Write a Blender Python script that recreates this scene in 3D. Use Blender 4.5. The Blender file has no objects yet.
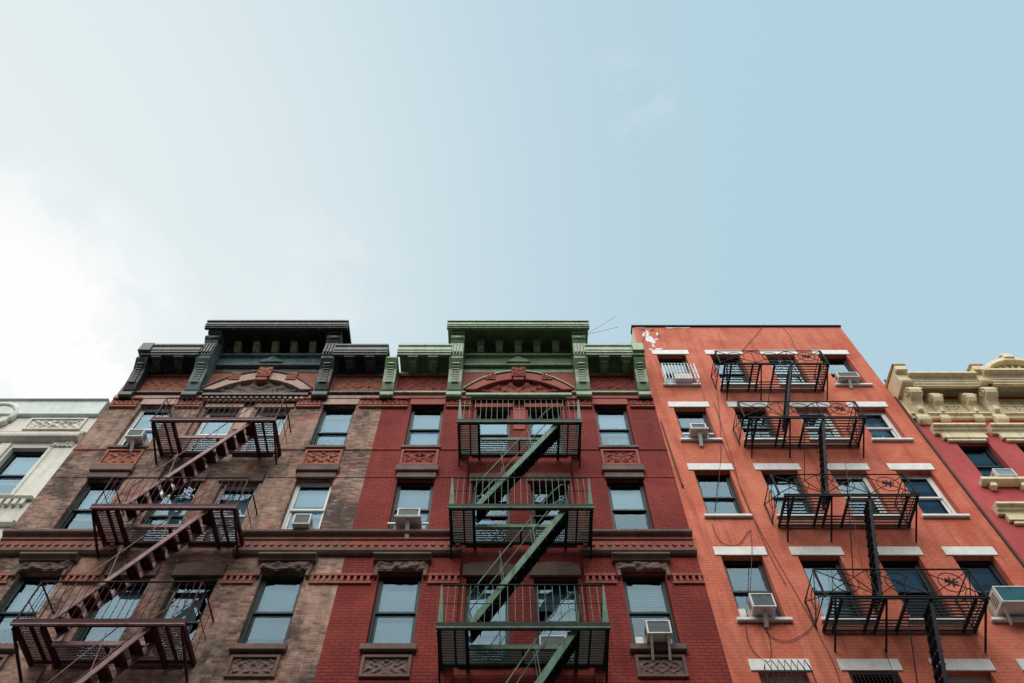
import bpy, bmesh, math, random
from mathutils import Vector, noise
random.seed(7)
R = math.radians
sc = bpy.context.scene
col = sc.collection
H = 1.6                      # eye height: all facade heights below are measured from the eye, y=0 is the facade line
PITCH = math.atan(796/446.5)
D = 14.2*math.sin(PITCH)     # camera to facade line

# ------------------------------------------------------------------ materials
def newmat(name):
    m = bpy.data.materials.new(name); m.use_nodes = True
    nt = m.node_tree
    return m, nt, nt.nodes['Principled BSDF']
def node(nt, t, **kw):
    n = nt.nodes.new(t)
    for k, v in kw.items(): setattr(n, k, v)
    return n
def wallvec(nt):
    g = node(nt, 'ShaderNodeNewGeometry'); s = node(nt, 'ShaderNodeSeparateXYZ'); nt.links.new(g.outputs['Position'], s.inputs[0])
    a = node(nt, 'ShaderNodeMath', operation='ADD'); nt.links.new(s.outputs[0], a.inputs[0]); nt.links.new(s.outputs[1], a.inputs[1])
    c = node(nt, 'ShaderNodeCombineXYZ'); nt.links.new(a.outputs[0], c.inputs[0]); nt.links.new(s.outputs[2], c.inputs[1])
    return g, c
def mixc(nt, fac, a, b, blend='MIX'):
    m = node(nt, 'ShaderNodeMix', data_type='RGBA', blend_type=blend)
    for sock, v in ((m.inputs[0], fac), (m.inputs[6], a), (m.inputs[7], b)):
        if hasattr(v, 'links'): nt.links.new(v, sock)
        elif isinstance(v, (int, float)): sock.default_value = v
        else: sock.default_value = (*v, 1)
    return m.outputs[2]
def noise_fac(nt, vec, scale, lo, hi, detail=5, rough=.6, dist=0):
    n = node(nt, 'ShaderNodeTexNoise'); n.inputs['Scale'].default_value = scale; n.inputs['Detail'].default_value = detail
    n.inputs['Roughness'].default_value = rough; n.inputs['Distortion'].default_value = dist
    if vec is not None: nt.links.new(vec, n.inputs['Vector'])
    r = node(nt, 'ShaderNodeMapRange'); r.inputs[1].default_value = lo; r.inputs[2].default_value = hi
    nt.links.new(n.outputs['Fac'], r.inputs[0]); return r.outputs[0]
def bump(nt, b, h, strength, dist=.01):
    n = node(nt, 'ShaderNodeBump'); n.inputs['Strength'].default_value = strength; n.inputs['Distance'].default_value = dist
    nt.links.new(h, n.inputs['Height']); nt.links.new(n.outputs[0], b.inputs['Normal']); return n

def stretch(nt, vec, sx, sy, sz):
    m = node(nt, 'ShaderNodeMapping'); m.inputs['Scale'].default_value = (sx, sy, sz); nt.links.new(vec, m.inputs[0]); return m.outputs[0]

def paint(name, c, c2=None, rough=.55, scale=3.0, metal=0, lo=.4, hi=.7, bs=.15, bscale=30, fine=.12, streak=0, streakc=(.1,.08,.06)):
    m, nt, b = newmat(name)
    g, c_ = wallvec(nt); P = g.outputs['Position']
    f = noise_fac(nt, P, scale, lo, hi)
    colr = mixc(nt, f, c, c2 or tuple(x*.75 for x in c))
    f2 = noise_fac(nt, P, scale*9, .35, .65)
    colr = mixc(nt, fine, colr, mixc(nt, f2, tuple(x*.4 for x in c), tuple(min(1, x*1.6) for x in c)))
    if streak:
        sv = stretch(nt, P, 5, 5, .5); f3 = noise_fac(nt, sv, 1.6, .52, .75, 6)
        mu = node(nt, 'ShaderNodeMath', operation='MULTIPLY'); nt.links.new(f3, mu.inputs[0]); mu.inputs[1].default_value = streak
        colr = mixc(nt, mu.outputs[0], colr, streakc)
    nt.links.new(colr, b.inputs['Base Color'])
    b.inputs['Roughness'].default_value = rough; b.inputs['Metallic'].default_value = metal; b.inputs['Specular IOR Level'].default_value = .18
    if bs:
        n = node(nt, 'ShaderNodeTexNoise'); n.inputs['Scale'].default_value = bscale; n.inputs['Detail'].default_value = 4
        nt.links.new(P, n.inputs['Vector']); bump(nt, b, n.outputs[0], bs)
    return m

def brick(name, c1, c2, mortar, patches, bw=.215, rh=.074, rough=.85, bstr=.5, msize=.009, extra=None, streak=.0, streakc=(.05,.035,.03)):
    m, nt, b = newmat(name)
    g, v = wallvec(nt)
    t = node(nt, 'ShaderNodeTexBrick'); t.inputs['Scale'].default_value = 1; t.inputs['Brick Width'].default_value = bw
    t.inputs['Row Height'].default_value = rh; t.inputs['Mortar Size'].default_value = msize; t.inputs['Mortar Smooth'].default_value = .3
    t.inputs['Bias'].default_value = -.1
    t.inputs['Color1'].default_value = (*c1, 1); t.inputs['Color2'].default_value = (*c2, 1); t.inputs['Mortar'].default_value = (*mortar, 1)
    nt.links.new(v.outputs[0], t.inputs['Vector'])
    c = t.outputs['Color']
    # every brick a slightly different tone
    sv = stretch(nt, v.outputs[0], 1/bw, 1/rh, 1)
    sn = node(nt, 'ShaderNodeTexWhiteNoise', noise_dimensions='2D'); fl = node(nt, 'ShaderNodeVectorMath', operation='FLOOR')
    nt.links.new(sv, fl.inputs[0]); nt.links.new(fl.outputs[0], sn.inputs['Vector'])
    r = node(nt, 'ShaderNodeMapRange'); r.inputs[3].default_value = .0; r.inputs[4].default_value = .38; nt.links.new(sn.outputs[0], r.inputs[0])
    c = mixc(nt, r.outputs[0], c, tuple(x*.45 for x in c1)) if extra != 'plain' else c
    for (pc, sc_, lo, hi, amt) in patches:
        qn = node(nt, 'ShaderNodeTexNoise'); qn.inputs['Scale'].default_value = sc_; qn.inputs['Detail'].default_value = 7; qn.inputs['Roughness'].default_value = .65; qn.inputs['Distortion'].default_value = .6
        nt.links.new(g.outputs['Position'], qn.inputs['Vector'])
        qa = node(nt, 'ShaderNodeMath', operation='MULTIPLY_ADD'); nt.links.new(sn.outputs[0], qa.inputs[0]); qa.inputs[1].default_value = .0 if extra == 'plain' else .12; nt.links.new(qn.outputs[0], qa.inputs[2])
        qs = node(nt, 'ShaderNodeMapRange'); nt.links.new(qa.outputs[0], qs.inputs[0]); qs.inputs[1].default_value = lo+(0 if extra == 'plain' else .06); qs.inputs[2].default_value = hi+(0 if extra == 'plain' else .06); f = qs.outputs[0]
        mu = node(nt, 'ShaderNodeMath', operation='MULTIPLY'); nt.links.new(f, mu.inputs[0]); mu.inputs[1].default_value = amt
        c = mixc(nt, mu.outputs[0], c, pc)
    if streak:
        s2 = stretch(nt, g.outputs['Position'], 3, 3, .35); f3 = noise_fac(nt, s2, 1.3, .5, .75, 6)
        mu = node(nt, 'ShaderNodeMath', operation='MULTIPLY'); nt.links.new(f3, mu.inputs[0]); mu.inputs[1].default_value = streak
        c = mixc(nt, mu.outputs[0], c, streakc)
    nt.links.new(c, b.inputs['Base Color']); b.inputs['Roughness'].default_value = rough; b.inputs['Specular IOR Level'].default_value = .12
    inv = node(nt, 'ShaderNodeMath', operation='SUBTRACT'); inv.inputs[0].default_value = 1; nt.links.new(t.outputs['Fac'], inv.inputs[1])
    n = node(nt, 'ShaderNodeTexNoise'); n.inputs['Scale'].default_value = 25; nt.links.new(g.outputs['Position'], n.inputs['Vector'])
    ad = node(nt, 'ShaderNodeMath', operation='MULTIPLY_ADD'); nt.links.new(n.outputs[0], ad.inputs[0]); ad.inputs[1].default_value = .5; nt.links.new(inv.outputs[0], ad.inputs[2])
    bump(nt, b, ad.outputs[0], bstr, .012)
    return m

for_iron = ('iron_maroon', 'iron_green', 'iron_green_hi', 'iron_maroon_lit')
def glassmat(name='window_glass', tint=(.58,.75,.84), refl=.0):
    m, nt, b = newmat(name); nt.nodes.remove(b)
    out = nt.nodes['Material Output']
    tr = node(nt, 'ShaderNodeBsdfTransparent'); tr.inputs[0].default_value = (*tint, 1)
    gl = node(nt, 'ShaderNodeBsdfGlossy'); gl.inputs['Roughness'].default_value = .015; gl.inputs['Color'].default_value = (.58,.84,1,1)
    fr = node(nt, 'ShaderNodeFresnel'); fr.inputs[0].default_value = 1.47
    ad = node(nt, 'ShaderNodeMath', operation='ADD', use_clamp=True); nt.links.new(fr.outputs[0], ad.inputs[0]); ad.inputs[1].default_value = refl
    mx = node(nt, 'ShaderNodeMixShader'); nt.links.new(ad.outputs[0], mx.inputs[0]); nt.links.new(tr.outputs[0], mx.inputs[1]); nt.links.new(gl.outputs[0], mx.inputs[2])
    g = node(nt, 'ShaderNodeNewGeometry'); n = node(nt, 'ShaderNodeTexNoise'); n.inputs['Scale'].default_value = 2.2; nt.links.new(g.outputs['Position'], n.inputs['Vector'])
    bp = node(nt, 'ShaderNodeBump'); bp.inputs['Strength'].default_value = .05; bp.inputs['Distance'].default_value = .02
    nt.links.new(n.outputs[0], bp.inputs['Height']); nt.links.new(bp.outputs[0], gl.inputs['Normal'])
    nt.links.new(mx.outputs[0], out.inputs[0]); return m

M = {}
M['brick_brown'] = brick('brown_brick', (.375,.225,.165), (.205,.112,.085), (.30,.24,.20),
    [((.50,.31,.25), .7, .48, .66, .7), ((.30,.075,.052), 1.1, .50, .66, .65), ((.055,.044,.040), .6, .46, .62, .9), ((.52,.43,.34), 2.6, .57, .72, .6), ((.05,.038,.034), 3.3, .55, .72, .65)], streak=.6, msize=.010, rh=.060, bw=.175)
M['brick_red'] = brick('red_painted_brick', (.235,.043,.036), (.19,.033,.029), (.12,.020,.019),
    [((.36,.065,.048), .5, .45, .7, .6), ((.13,.020,.020), .7, .50, .72, .65), ((.10,.022,.022), 3, .58, .75, .5), ((.42,.11,.09), 5, .64, .78, .4)], extra='plain', streak=.5, streakc=(.075,.018,.018), bstr=.7, msize=.011)
M['stucco_orange'] = brick('orange_painted_brick', (.57,.163,.101), (.535,.147,.090), (.37,.092,.062),
    [((.66,.225,.145), .45, .42, .68, .8), ((.44,.080,.045), .8, .49, .68, .75), ((.68,.28,.19), 3.5, .55, .75, .45), ((.34,.07,.045), 5, .57, .75, .5)], extra='plain', bstr=.3, streak=.85, streakc=(.29,.066,.046))
M['stucco_pink'] = paint('pink_stucco', (.44,.080,.082), (.34,.058,.060), .8, .6, bs=.3, bscale=18, streak=.5, streakc=(.26,.048,.05))
M['stone_white'] = paint('pale_stone', (.66,.65,.58), (.50,.49,.43), .8, .8, bs=.35, bscale=14, streak=.5, streakc=(.27,.25,.21))
M['stone_fascia'] = paint('pale_painted_metal', (.58,.63,.60), (.50,.55,.52), .6, .7, bs=.1, streak=.4, streakc=(.38,.38,.34))
M['terra_red'] = paint('red_terracotta', (.23,.05,.036), (.14,.032,.026), .75, 5, bs=.4)
M['terra_brown'] = paint('orange_terracotta', (.31,.115,.078), (.19,.068,.05), .8, 5, bs=.4)
M['belt'] = paint('reddish_belt_stone', (.27,.12,.095), (.16,.075,.062), .85, 2, bs=.5, bscale=14, streak=.5)
M['stone_brown'] = paint('weathered_brownstone', (.175,.115,.098), (.085,.060,.054), .85, 2, bs=.6, bscale=12, streak=.5)
M['stone_pink'] = paint('pinkish_stone', (.46,.33,.27), (.33,.2,.16), .85, 1.5, bs=.4, bscale=15, streak=.4)
M['stone_red'] = paint('red_painted_stone', (.30,.085,.068), (.21,.052,.043), .75, 2, bs=.4, bscale=15, streak=.35, streakc=(.08,.03,.03))
M['green'] = paint('green_painted_tin', (.185,.275,.145), (.105,.165,.095), .38, 3, lo=.35, hi=.65, bs=.3, streak=.75, streakc=(.045,.06,.04))
M['slate'] = paint('weathered_black_teal_tin', (.028,.036,.037), (.055,.038,.028), .4, 2.6, lo=.48, hi=.68, bs=.3, bscale=18, streak=.6, streakc=(.13,.18,.175))  # brown rust tone; the pale teal streaks paint in highlights
for k_ in ('green', 'slate'): M[k_].node_tree.nodes['Principled BSDF'].inputs['Specular IOR Level'].default_value = .26 if k_ == 'green' else .16
M['slate_hi'] = paint('pale_teal_tin', (.13,.19,.19), (.045,.055,.055), .55, 3, bs=.25, streak=.6, streakc=(.02,.02,.02))  # paler teal tin for entablature, gable and one console
M['tan'] = paint('peeled_tan_tin', (.30,.24,.15), (.12,.09,.06), .7, 6, bs=.3)
M['cream'] = paint('cream_painted_tin', (.80,.69,.46), (.68,.55,.33), .6, 2.2, bs=.2, streak=.6, streakc=(.30,.19,.09))
M['rust'] = paint('rusty_cream_tin', (.46,.30,.15), (.28,.14,.06), .75, 6, bs=.3)
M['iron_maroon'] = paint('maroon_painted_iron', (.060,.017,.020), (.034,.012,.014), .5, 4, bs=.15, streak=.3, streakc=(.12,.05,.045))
M['iron_maroon_lit'] = paint('lit_maroon_iron', (.34,.225,.225), (.20,.10,.10), .5, 5, bs=.15, streak=.5, streakc=(.05,.02,.02))  # light from above painted in as a paler, pinkish maroon
M['iron_green'] = paint('dark_green_iron', (.016,.030,.025), (.010,.016,.015), .5, 4, bs=.15)
M['iron_green_hi'] = paint('pale_green_iron', (.135,.225,.165), (.07,.125,.092), .5, 4, bs=.15, streak=.6, streakc=(.025,.035,.03))  # paler green for stringers, flanges, posts and handrails
M['iron_black'] = paint('black_iron', (.016,.018,.022), (.010,.011,.013), .75, 4, bs=.15)
M['iron_black'].node_tree.nodes['Principled BSDF'].inputs['Specular IOR Level'].default_value = .2
M['white'] = paint('white_paint', (.74,.75,.73), (.62,.63,.61), .5, 2, bs=.1, streak=.3, streakc=(.4,.38,.35))
M['lintel'] = paint('white_painted_lintel', (.74,.74,.72), (.60,.59,.56), .6, 2.5, bs=.4, streak=.35, streakc=(.42,.38,.35))
M['dark_frame'] = paint('dark_window_paint', (.022,.034,.037), (.014,.020,.022), .45, 4, bs=.1)
M['green_frame'] = paint('dull_green_window_paint', (.035,.075,.070), (.02,.04,.04), .5, 4, bs=.1)
M['blind'] = paint('white_blind', (.70,.73,.74), (.60,.64,.66), .8, 1, bs=0, fine=.03)
M['shade'] = paint('grey_roller_shade', (.46,.52,.55), (.38,.44,.48), .8, 1, bs=0, fine=.03)
M['curtain'] = paint('grey_blue_curtain', (.36,.44,.48), (.24,.31,.36), .85, 2, bs=0, fine=.05)
M['cream_curtain'] = paint('sheer_curtain', (.62,.66,.66), (.46,.52,.54), .85, 2, bs=0, fine=.05)
M['plastic'] = paint('white_plastic', (.68,.68,.65), (.52,.51,.46), .4, 5, bs=0, streak=.4, streakc=(.30,.26,.2))
M['grille'] = paint('grey_grille', (.10,.13,.145), (.07,.09,.10), .45, 5, bs=0)
M['dark'] = paint('dark_interior', (.05,.05,.05), (.035,.035,.035), .9, 3, bs=0)
M['tar'] = paint('roof_tar', (.05,.05,.052), (.035,.035,.035), .9, 2, bs=.3)
M['rubber'] = paint('black_cable', (.07,.035,.03), None, .6, 3, bs=0)
M['peel'] = paint('flaked_white_paint', (.74,.74,.72), (.55,.52,.5), .7, 8, bs=.4)
M['peel_dark'] = paint('bare_dark_patch', (.16,.07,.055), (.10,.045,.04), .8, 8, bs=.4)
M['cream_wall'] = paint('cream_side_wall', (.72,.66,.55), (.62,.55,.45), .8, 1, bs=.3)
M['asphalt'] = paint('asphalt', (.05,.05,.052), (.04,.04,.04), .9, .5, bs=.4, bscale=60)
M['concrete'] = paint('pavement_concrete', (.30,.29,.27), (.24,.23,.22), .85, .7, bs=.3, bscale=40)
M['ground'] = paint('city_ground', (.16,.155,.15), (.12,.115,.11), .9, .05, bs=0)
M['steel'] = paint('galvanised_steel', (.30,.31,.32), (.22,.22,.23), .4, 6, metal=.7, bs=0)
M['cloth_white'] = paint('white_cloth', (.75,.76,.80), (.62,.64,.7), .9, 6, bs=0)
M['cloth_blue'] = paint('blue_cloth', (.05,.16,.30), (.04,.10,.2), .9, 6, bs=0)
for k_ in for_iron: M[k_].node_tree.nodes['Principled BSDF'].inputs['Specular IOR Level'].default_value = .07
M['glass'] = glassmat()
M['glass_dark'] = glassmat('blue_window_glass', (.16,.38,.52), .0)

# ------------------------------------------------------------------ mesh builder
def origin_of(o):
    v = Vector((0,0,0))
    while o is not None:
        v += o.location; o = o.parent
    return v
class MB:
    def __init__(s): s.v = []; s.f = []; s.sm = []
    def add(s, vs, fs, smooth=False):
        k = len(s.v); s.v += [tuple(p) for p in vs]
        for f in fs: s.f.append([i+k for i in f]); s.sm.append(smooth)
        return s
    def box(s, x0, x1, y0, y1, z0, z1):
        if x0 > x1: x0, x1 = x1, x0
        if y0 > y1: y0, y1 = y1, y0
        if z0 > z1: z0, z1 = z1, z0
        return s.add([(x0,y0,z0),(x1,y0,z0),(x1,y1,z0),(x0,y1,z0),(x0,y0,z1),(x1,y0,z1),(x1,y1,z1),(x0,y1,z1)],
              [(0,3,2,1),(4,5,6,7),(0,1,5,4),(1,2,6,5),(2,3,7,6),(3,0,4,7)])
    def bar(s, a, b, w, h, up=(0,0,1)):
        a = Vector(a); b = Vector(b); d = (b-a).normalized(); up = Vector(up)
        if abs(d.dot(up)) > .98: up = Vector((0,1,0))
        sx = d.cross(up).normalized()*w/2; uz = sx.cross(d).normalized()*h/2
        vs = [a-sx-uz, a+sx-uz, a+sx+uz, a-sx+uz, b-sx-uz, b+sx-uz, b+sx+uz, b-sx+uz]
        return s.add(vs, [(0,3,2,1),(4,5,6,7),(0,1,5,4),(1,2,6,5),(2,3,7,6),(3,0,4,7)])
    def tube(s, pts, r, n=6, closed=False):
        pts = [Vector(p) for p in pts]; m = len(pts); rings = []
        for i, p in enumerate(pts):
            if closed: d = pts[(i+1) % m]-pts[i-1]
            else: d = pts[min(i+1, m-1)]-pts[max(i-1, 0)]
            d.normalize(); u = Vector((0,0,1)) if abs(d.z) < .9 else Vector((0,1,0))
            a = d.cross(u).normalized(); b = d.cross(a).normalized()
            rings.append([p+(a*math.cos(t)+b*math.sin(t))*r for t in [2*math.pi*k/n for k in range(n)]])
        vs = [q for g in rings for q in g]; fs = []
        for i in range(m if closed else m-1):
            j = (i+1) % m
            for k in range(n): fs.append((i*n+k, i*n+(k+1) % n, j*n+(k+1) % n, j*n+k))
        if not closed: fs += [tuple(range(n)), tuple(range((m-1)*n, m*n))]
        return s.add(vs, fs, True)
    def prism_x(s, x0, x1, prof):            # prof: list of (p outwards, z)
        n = len(prof); vs = [(x0,-p,z) for p, z in prof]+[(x1,-p,z) for p, z in prof]
        fs = [(i, (i+1) % n, (i+1) % n+n, i+n) for i in range(n)]+[tuple(range(n)), tuple(range(2*n-1, n-1, -1))]
        return s.add(vs, fs)
    def prism_y(s, y0, y1, prof):            # prof: list of (x, z)
        n = len(prof); vs = [(x,y0,z) for x, z in prof]+[(x,y1,z) for x, z in prof]
        fs = [(i, (i+1) % n, (i+1) % n+n, i+n) for i in range(n)]+[tuple(range(n)), tuple(range(2*n-1, n-1, -1))]
        return s.add(vs, fs)
    def grid(s, fn, nu, nv, smooth=True):
        vs = [fn(i/nu, j/nv) for j in range(nv+1) for i in range(nu+1)]
        fs = [(j*(nu+1)+i, j*(nu+1)+i+1, (j+1)*(nu+1)+i+1, (j+1)*(nu+1)+i) for j in range(nv) for i in range(nu)]
        return s.add(vs, fs, smooth)
    def ring(s, x0, x1, z0, z1, t, y0, y1, tb=None):
        tb = tb or t
        s.box(x0, x0+t, y0, y1, z0, z1); s.box(x1-t, x1, y0, y1, z0, z1)
        s.box(x0+t, x1-t, y0, y1, z1-t, z1); return s.box(x0+t, x1-t, y0, y1, z0, z0+tb)
    def build(s, name, mat, parent=None, bevel=0):
        o0 = origin_of(parent)
        me = bpy.data.meshes.new(name); me.from_pydata([(x-o0.x, y-o0.y, z+H-o0.z) for x, y, z in s.v], [], s.f)
        me.polygons.foreach_set('use_smooth', s.sm)
        if name != 'pane':
            bm = bmesh.new(); bm.from_mesh(me); bmesh.ops.recalc_face_normals(bm, faces=bm.faces); bm.to_mesh(me); bm.free()
        me.materials.append(M[mat] if isinstance(mat, str) else mat)
        o = bpy.data.objects.new(name, me); col.objects.link(o); o.parent = parent
        if bevel:
            b = o.modifiers.new('bevel', 'BEVEL'); b.width = bevel; b.segments = 1; b.limit_method = 'ANGLE'
        return o
def thing(name, label, cat, x, y, z, group=None):
    o = bpy.data.objects.new(name, None); col.objects.link(o); o.location = (x, y, z+H); o.empty_display_size = .3
    o['label'] = label; o['category'] = cat
    if group: o['group'] = group
    return o
def tag(o, label, cat, group=None):
    o['label'] = label; o['category'] = cat
    if group: o['group'] = group
    return o
def at(px, py, y=0):                        # a point of the photograph on the upright plane y
    Y = D+y; d = 796*Y/(math.sin(PITCH)*(py+105)); return (px-510)/796*d, (d-Y*math.cos(PITCH))/math.sin(PITCH)

GZ = -H
def wall_sheet(mb, x0, x1, z0, z1, holes, y=0, dep=.24):
    xs = sorted({x0, x1, *[h[0] for h in holes], *[h[1] for h in holes]}); zs = sorted({z0, z1, *[h[2] for h in holes], *[h[3] for h in holes]})
    xs = [x for x in xs if x0 <= x <= x1]; zs = [z for z in zs if z0 <= z <= z1]
    for i in range(len(xs)-1):
        for j in range(len(zs)-1):
            cx = (xs[i]+xs[i+1])/2; cz = (zs[j]+zs[j+1])/2
            if any(h[0] < cx < h[1] and h[2] < cz < h[3] for h in holes): continue
            mb.add([(xs[i],y,zs[j]),(xs[i+1],y,zs[j]),(xs[i+1],y,zs[j+1]),(xs[i],y,zs[j+1])], [(0,1,2,3)])
    for (a, b, c, d) in holes:
        e = y+dep
        mb.add([(a,y,c),(a,e,c),(a,e,d),(a,y,d)], [(0,1,2,3)]); mb.add([(b,y,c),(b,e,c),(b,e,d),(b,y,d)], [(0,1,2,3)])
        mb.add([(a,y,c),(b,y,c),(b,e,c),(a,e,c)], [(0,1,2,3)]); mb.add([(a,y,d),(b,y,d),(b,e,d),(a,e,d)], [(0,1,2,3)])

def window(root, x0, x1, z0, z1, y=0, frame='dark_frame', sash=None, blind=None, curtain=None, lower=.5, glass='glass', rec=.13, thick=.05, muntin=False, open_=0):
    sash = sash or frame; yy = y+rec
    f = MB().ring(x0, x1, z0, z1, thick, yy, yy+.1).build('window', frame, root)
    zi0, zi1, xi0, xi1 = z0+thick, z1-thick, x0+thick, x1-thick
    zm = zi0+(zi1-zi0)*lower; s = .045
    a = MB().ring(xi0, xi1, zm-.02, zi1, s, yy+.012, yy+.05)
    if muntin: a.box((xi0+xi1)/2-.012, (xi0+xi1)/2+.012, yy+.02, yy+.045, zm, zi1-s)
    a.build('sash', sash, f)
    lo = open_*(zi1-zi0)
    b = MB().ring(xi0, xi1, zi0+lo, zm+.03+lo, s, yy+.055, yy+.095, .07)
    if muntin: b.box((xi0+xi1)/2-.012, (xi0+xi1)/2+.012, yy+.06, yy+.09, zi0+.07, zm-.01)
    b.build('sash', sash, f)
    p = MB(); tl = random.uniform(-.006, .006)
    p.add([(xi0+s,yy+.03+tl,zm+.02),(xi1-s,yy+.03-tl,zm+.02),(xi1-s,yy+.03,zi1-s),(xi0+s,yy+.03+tl,zi1-s)], [(0,1,2,3)])
    p.add([(xi0+s,yy+.075-tl,zi0+.065+lo),(xi1-s,yy+.075+tl,zi0+.065+lo),(xi1-s,yy+.075,zm-.01+lo),(xi0+s,yy+.075,zm-.01+lo)], [(0,1,2,3)])
    p.build('pane', glass, f)
    if blind:                                # a real slatted blind behind the glass, lowered by this share
        zb = zi1-(zi1-zi0)*blind; q = MB(); n = max(4, int((zi1-zb)/.05))
        if random.random() < .7:
            q.grid(lambda u, v: (xi0+.02+u*(xi1-xi0-.04), yy+.16+.004*math.sin(v*9), zb+v*(zi1-zb)), 2, 10); q.box(xi0+.02, xi1-.02, yy+.15, yy+.17, zb, zb+.03)
        else:
            for i in range(n):
                z = zb+(i+.5)*(zi1-zb)/n; h = (zi1-zb)/n*.56
                q.add([(xi0+.02,yy+.148,z-h),(xi1-.02,yy+.148,z-h),(xi1-.02,yy+.168,z+h),(xi0+.02,yy+.168,z+h)], [(0,1,2,3)])
        q.build('blind', random.choice(['blind','blind','shade']), f)
    if curtain:
        cm, c0, c1 = curtain                 # cloth hanging in folds between two shares of the width
        xa = xi0+(xi1-xi0)*c0; xb = xi0+(xi1-xi0)*c1; ph = random.uniform(0, 6)
        MB().grid(lambda u, v: (xa+u*(xb-xa)*(1-.12*v*0), yy+.24+.02*math.sin(ph+u*(xb-xa)*17)+.008*math.sin(ph*2+u*(xb-xa)*31), zi0+.02+v*(zi1-zi0-.02)), 40, 4).build('curtain', cm, f)
    return f

def relief(mb, x0, x1, z0, z1, y, amp, seed, nx=64, nz=26, mirror=True):
    """Carved scroll-and-leaf ornament, a displaced sheet."""
    w = x1-x0; h = z1-z0; k = max(7.5, 3.4/h)
    def fn(u, v):
        X = abs(u-.5)*w if mirror else u*w; Z = (v-.5)*h
        a = math.sin(k*3.1*X+2.3*math.sin(k*2.6*Z+seed)+seed); b = math.sin(k*4.7*Z+1.9*math.sin(k*3.3*X-seed*2))
        c = noise.noise(Vector((X*16+seed*11, Z*16, seed)))
        e = min(1, min(u, 1-u)*12, min(v, 1-v)*6)
        return (x0+u*w, y-amp*e*max(0, .45*a*b+.35*a+.5*c+.25), z0+v*h)
    mb.grid(fn, nx, nz, True); return mb
def panel(root, x0, x1, z0, z1, y, mat, fmat, seed, amp=.05, fr=.06, proud=.05, name='carved_panel'):
    mb = MB().ring(x0, x1, z0, z1, fr, y-proud, y+.02); p = mb.build(name, fmat, root, .006)
    relief(MB(), x0+fr, x1-fr, z0+fr, z1-fr, y-.004, amp, seed).build('relief', mat, p); return p
def rockface(mb, x0, x1, z0, z1, y, amp, seed, nx=26, nz=8):
    def fn(u, v):
        e = min(1, min(u, 1-u)*14, min(v, 1-v)*7)
        q = Vector((x0+u*(x1-x0), z0+v*(z1-z0), seed))
        return (q.x, y-amp*e*(.55+.6*noise.noise(q*5)+.4*noise.noise(q*13)), q.y)
    mb.grid(fn, nx, nz, False); mb.box(x0, x1, y-.012, y+.02, z0, z1); return mb
def crown(p0, p1, z0, z1):                   # cornice profile: soffit, fillet, cove, lip
    h = z1-z0
    pr = [(-.3,z1-.06), (p0-.09,z1-.06), (p0-.09,z0), (p0,z0), (p0,z0+.14*h), (p0+.03,z0+.18*h), (p0+.03,z0+.34*h)]
    for i in range(7):
        t = i/6*math.pi/2; pr.append((p0+.05+(p1-.04-p0-.05)*(1-math.cos(t)), z0+(.38+.40*math.sin(t))*h))
    return pr+[(p1,z0+.82*h), (p1,z0+h), (-.3,z0+h+.05)]

def console(par, x0, x1, stages, mat, rib=None, name='console'):
    """Scrolled bracket: stages are profiles in (projection, height)."""
    mb = MB()
    for pr in stages: mb.prism_x(x0, x1, pr)
    o = mb.build(name, mat, par, .008)
    if rib:
        z0, z1, n, pf = rib; w = x1-x0; m2 = MB()
        for i in range(n):
            z = z0+(i+.5)*(z1-z0)/n; p = pf((z-z0)/(z1-z0)); m2.box(x0+.25*w, x1-.25*w, -p-.036, -p+.05, z-.32*(z1-z0)/n, z+.32*(z1-z0)/n)
        m2.build('bead', mat, o)
    return o

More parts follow.
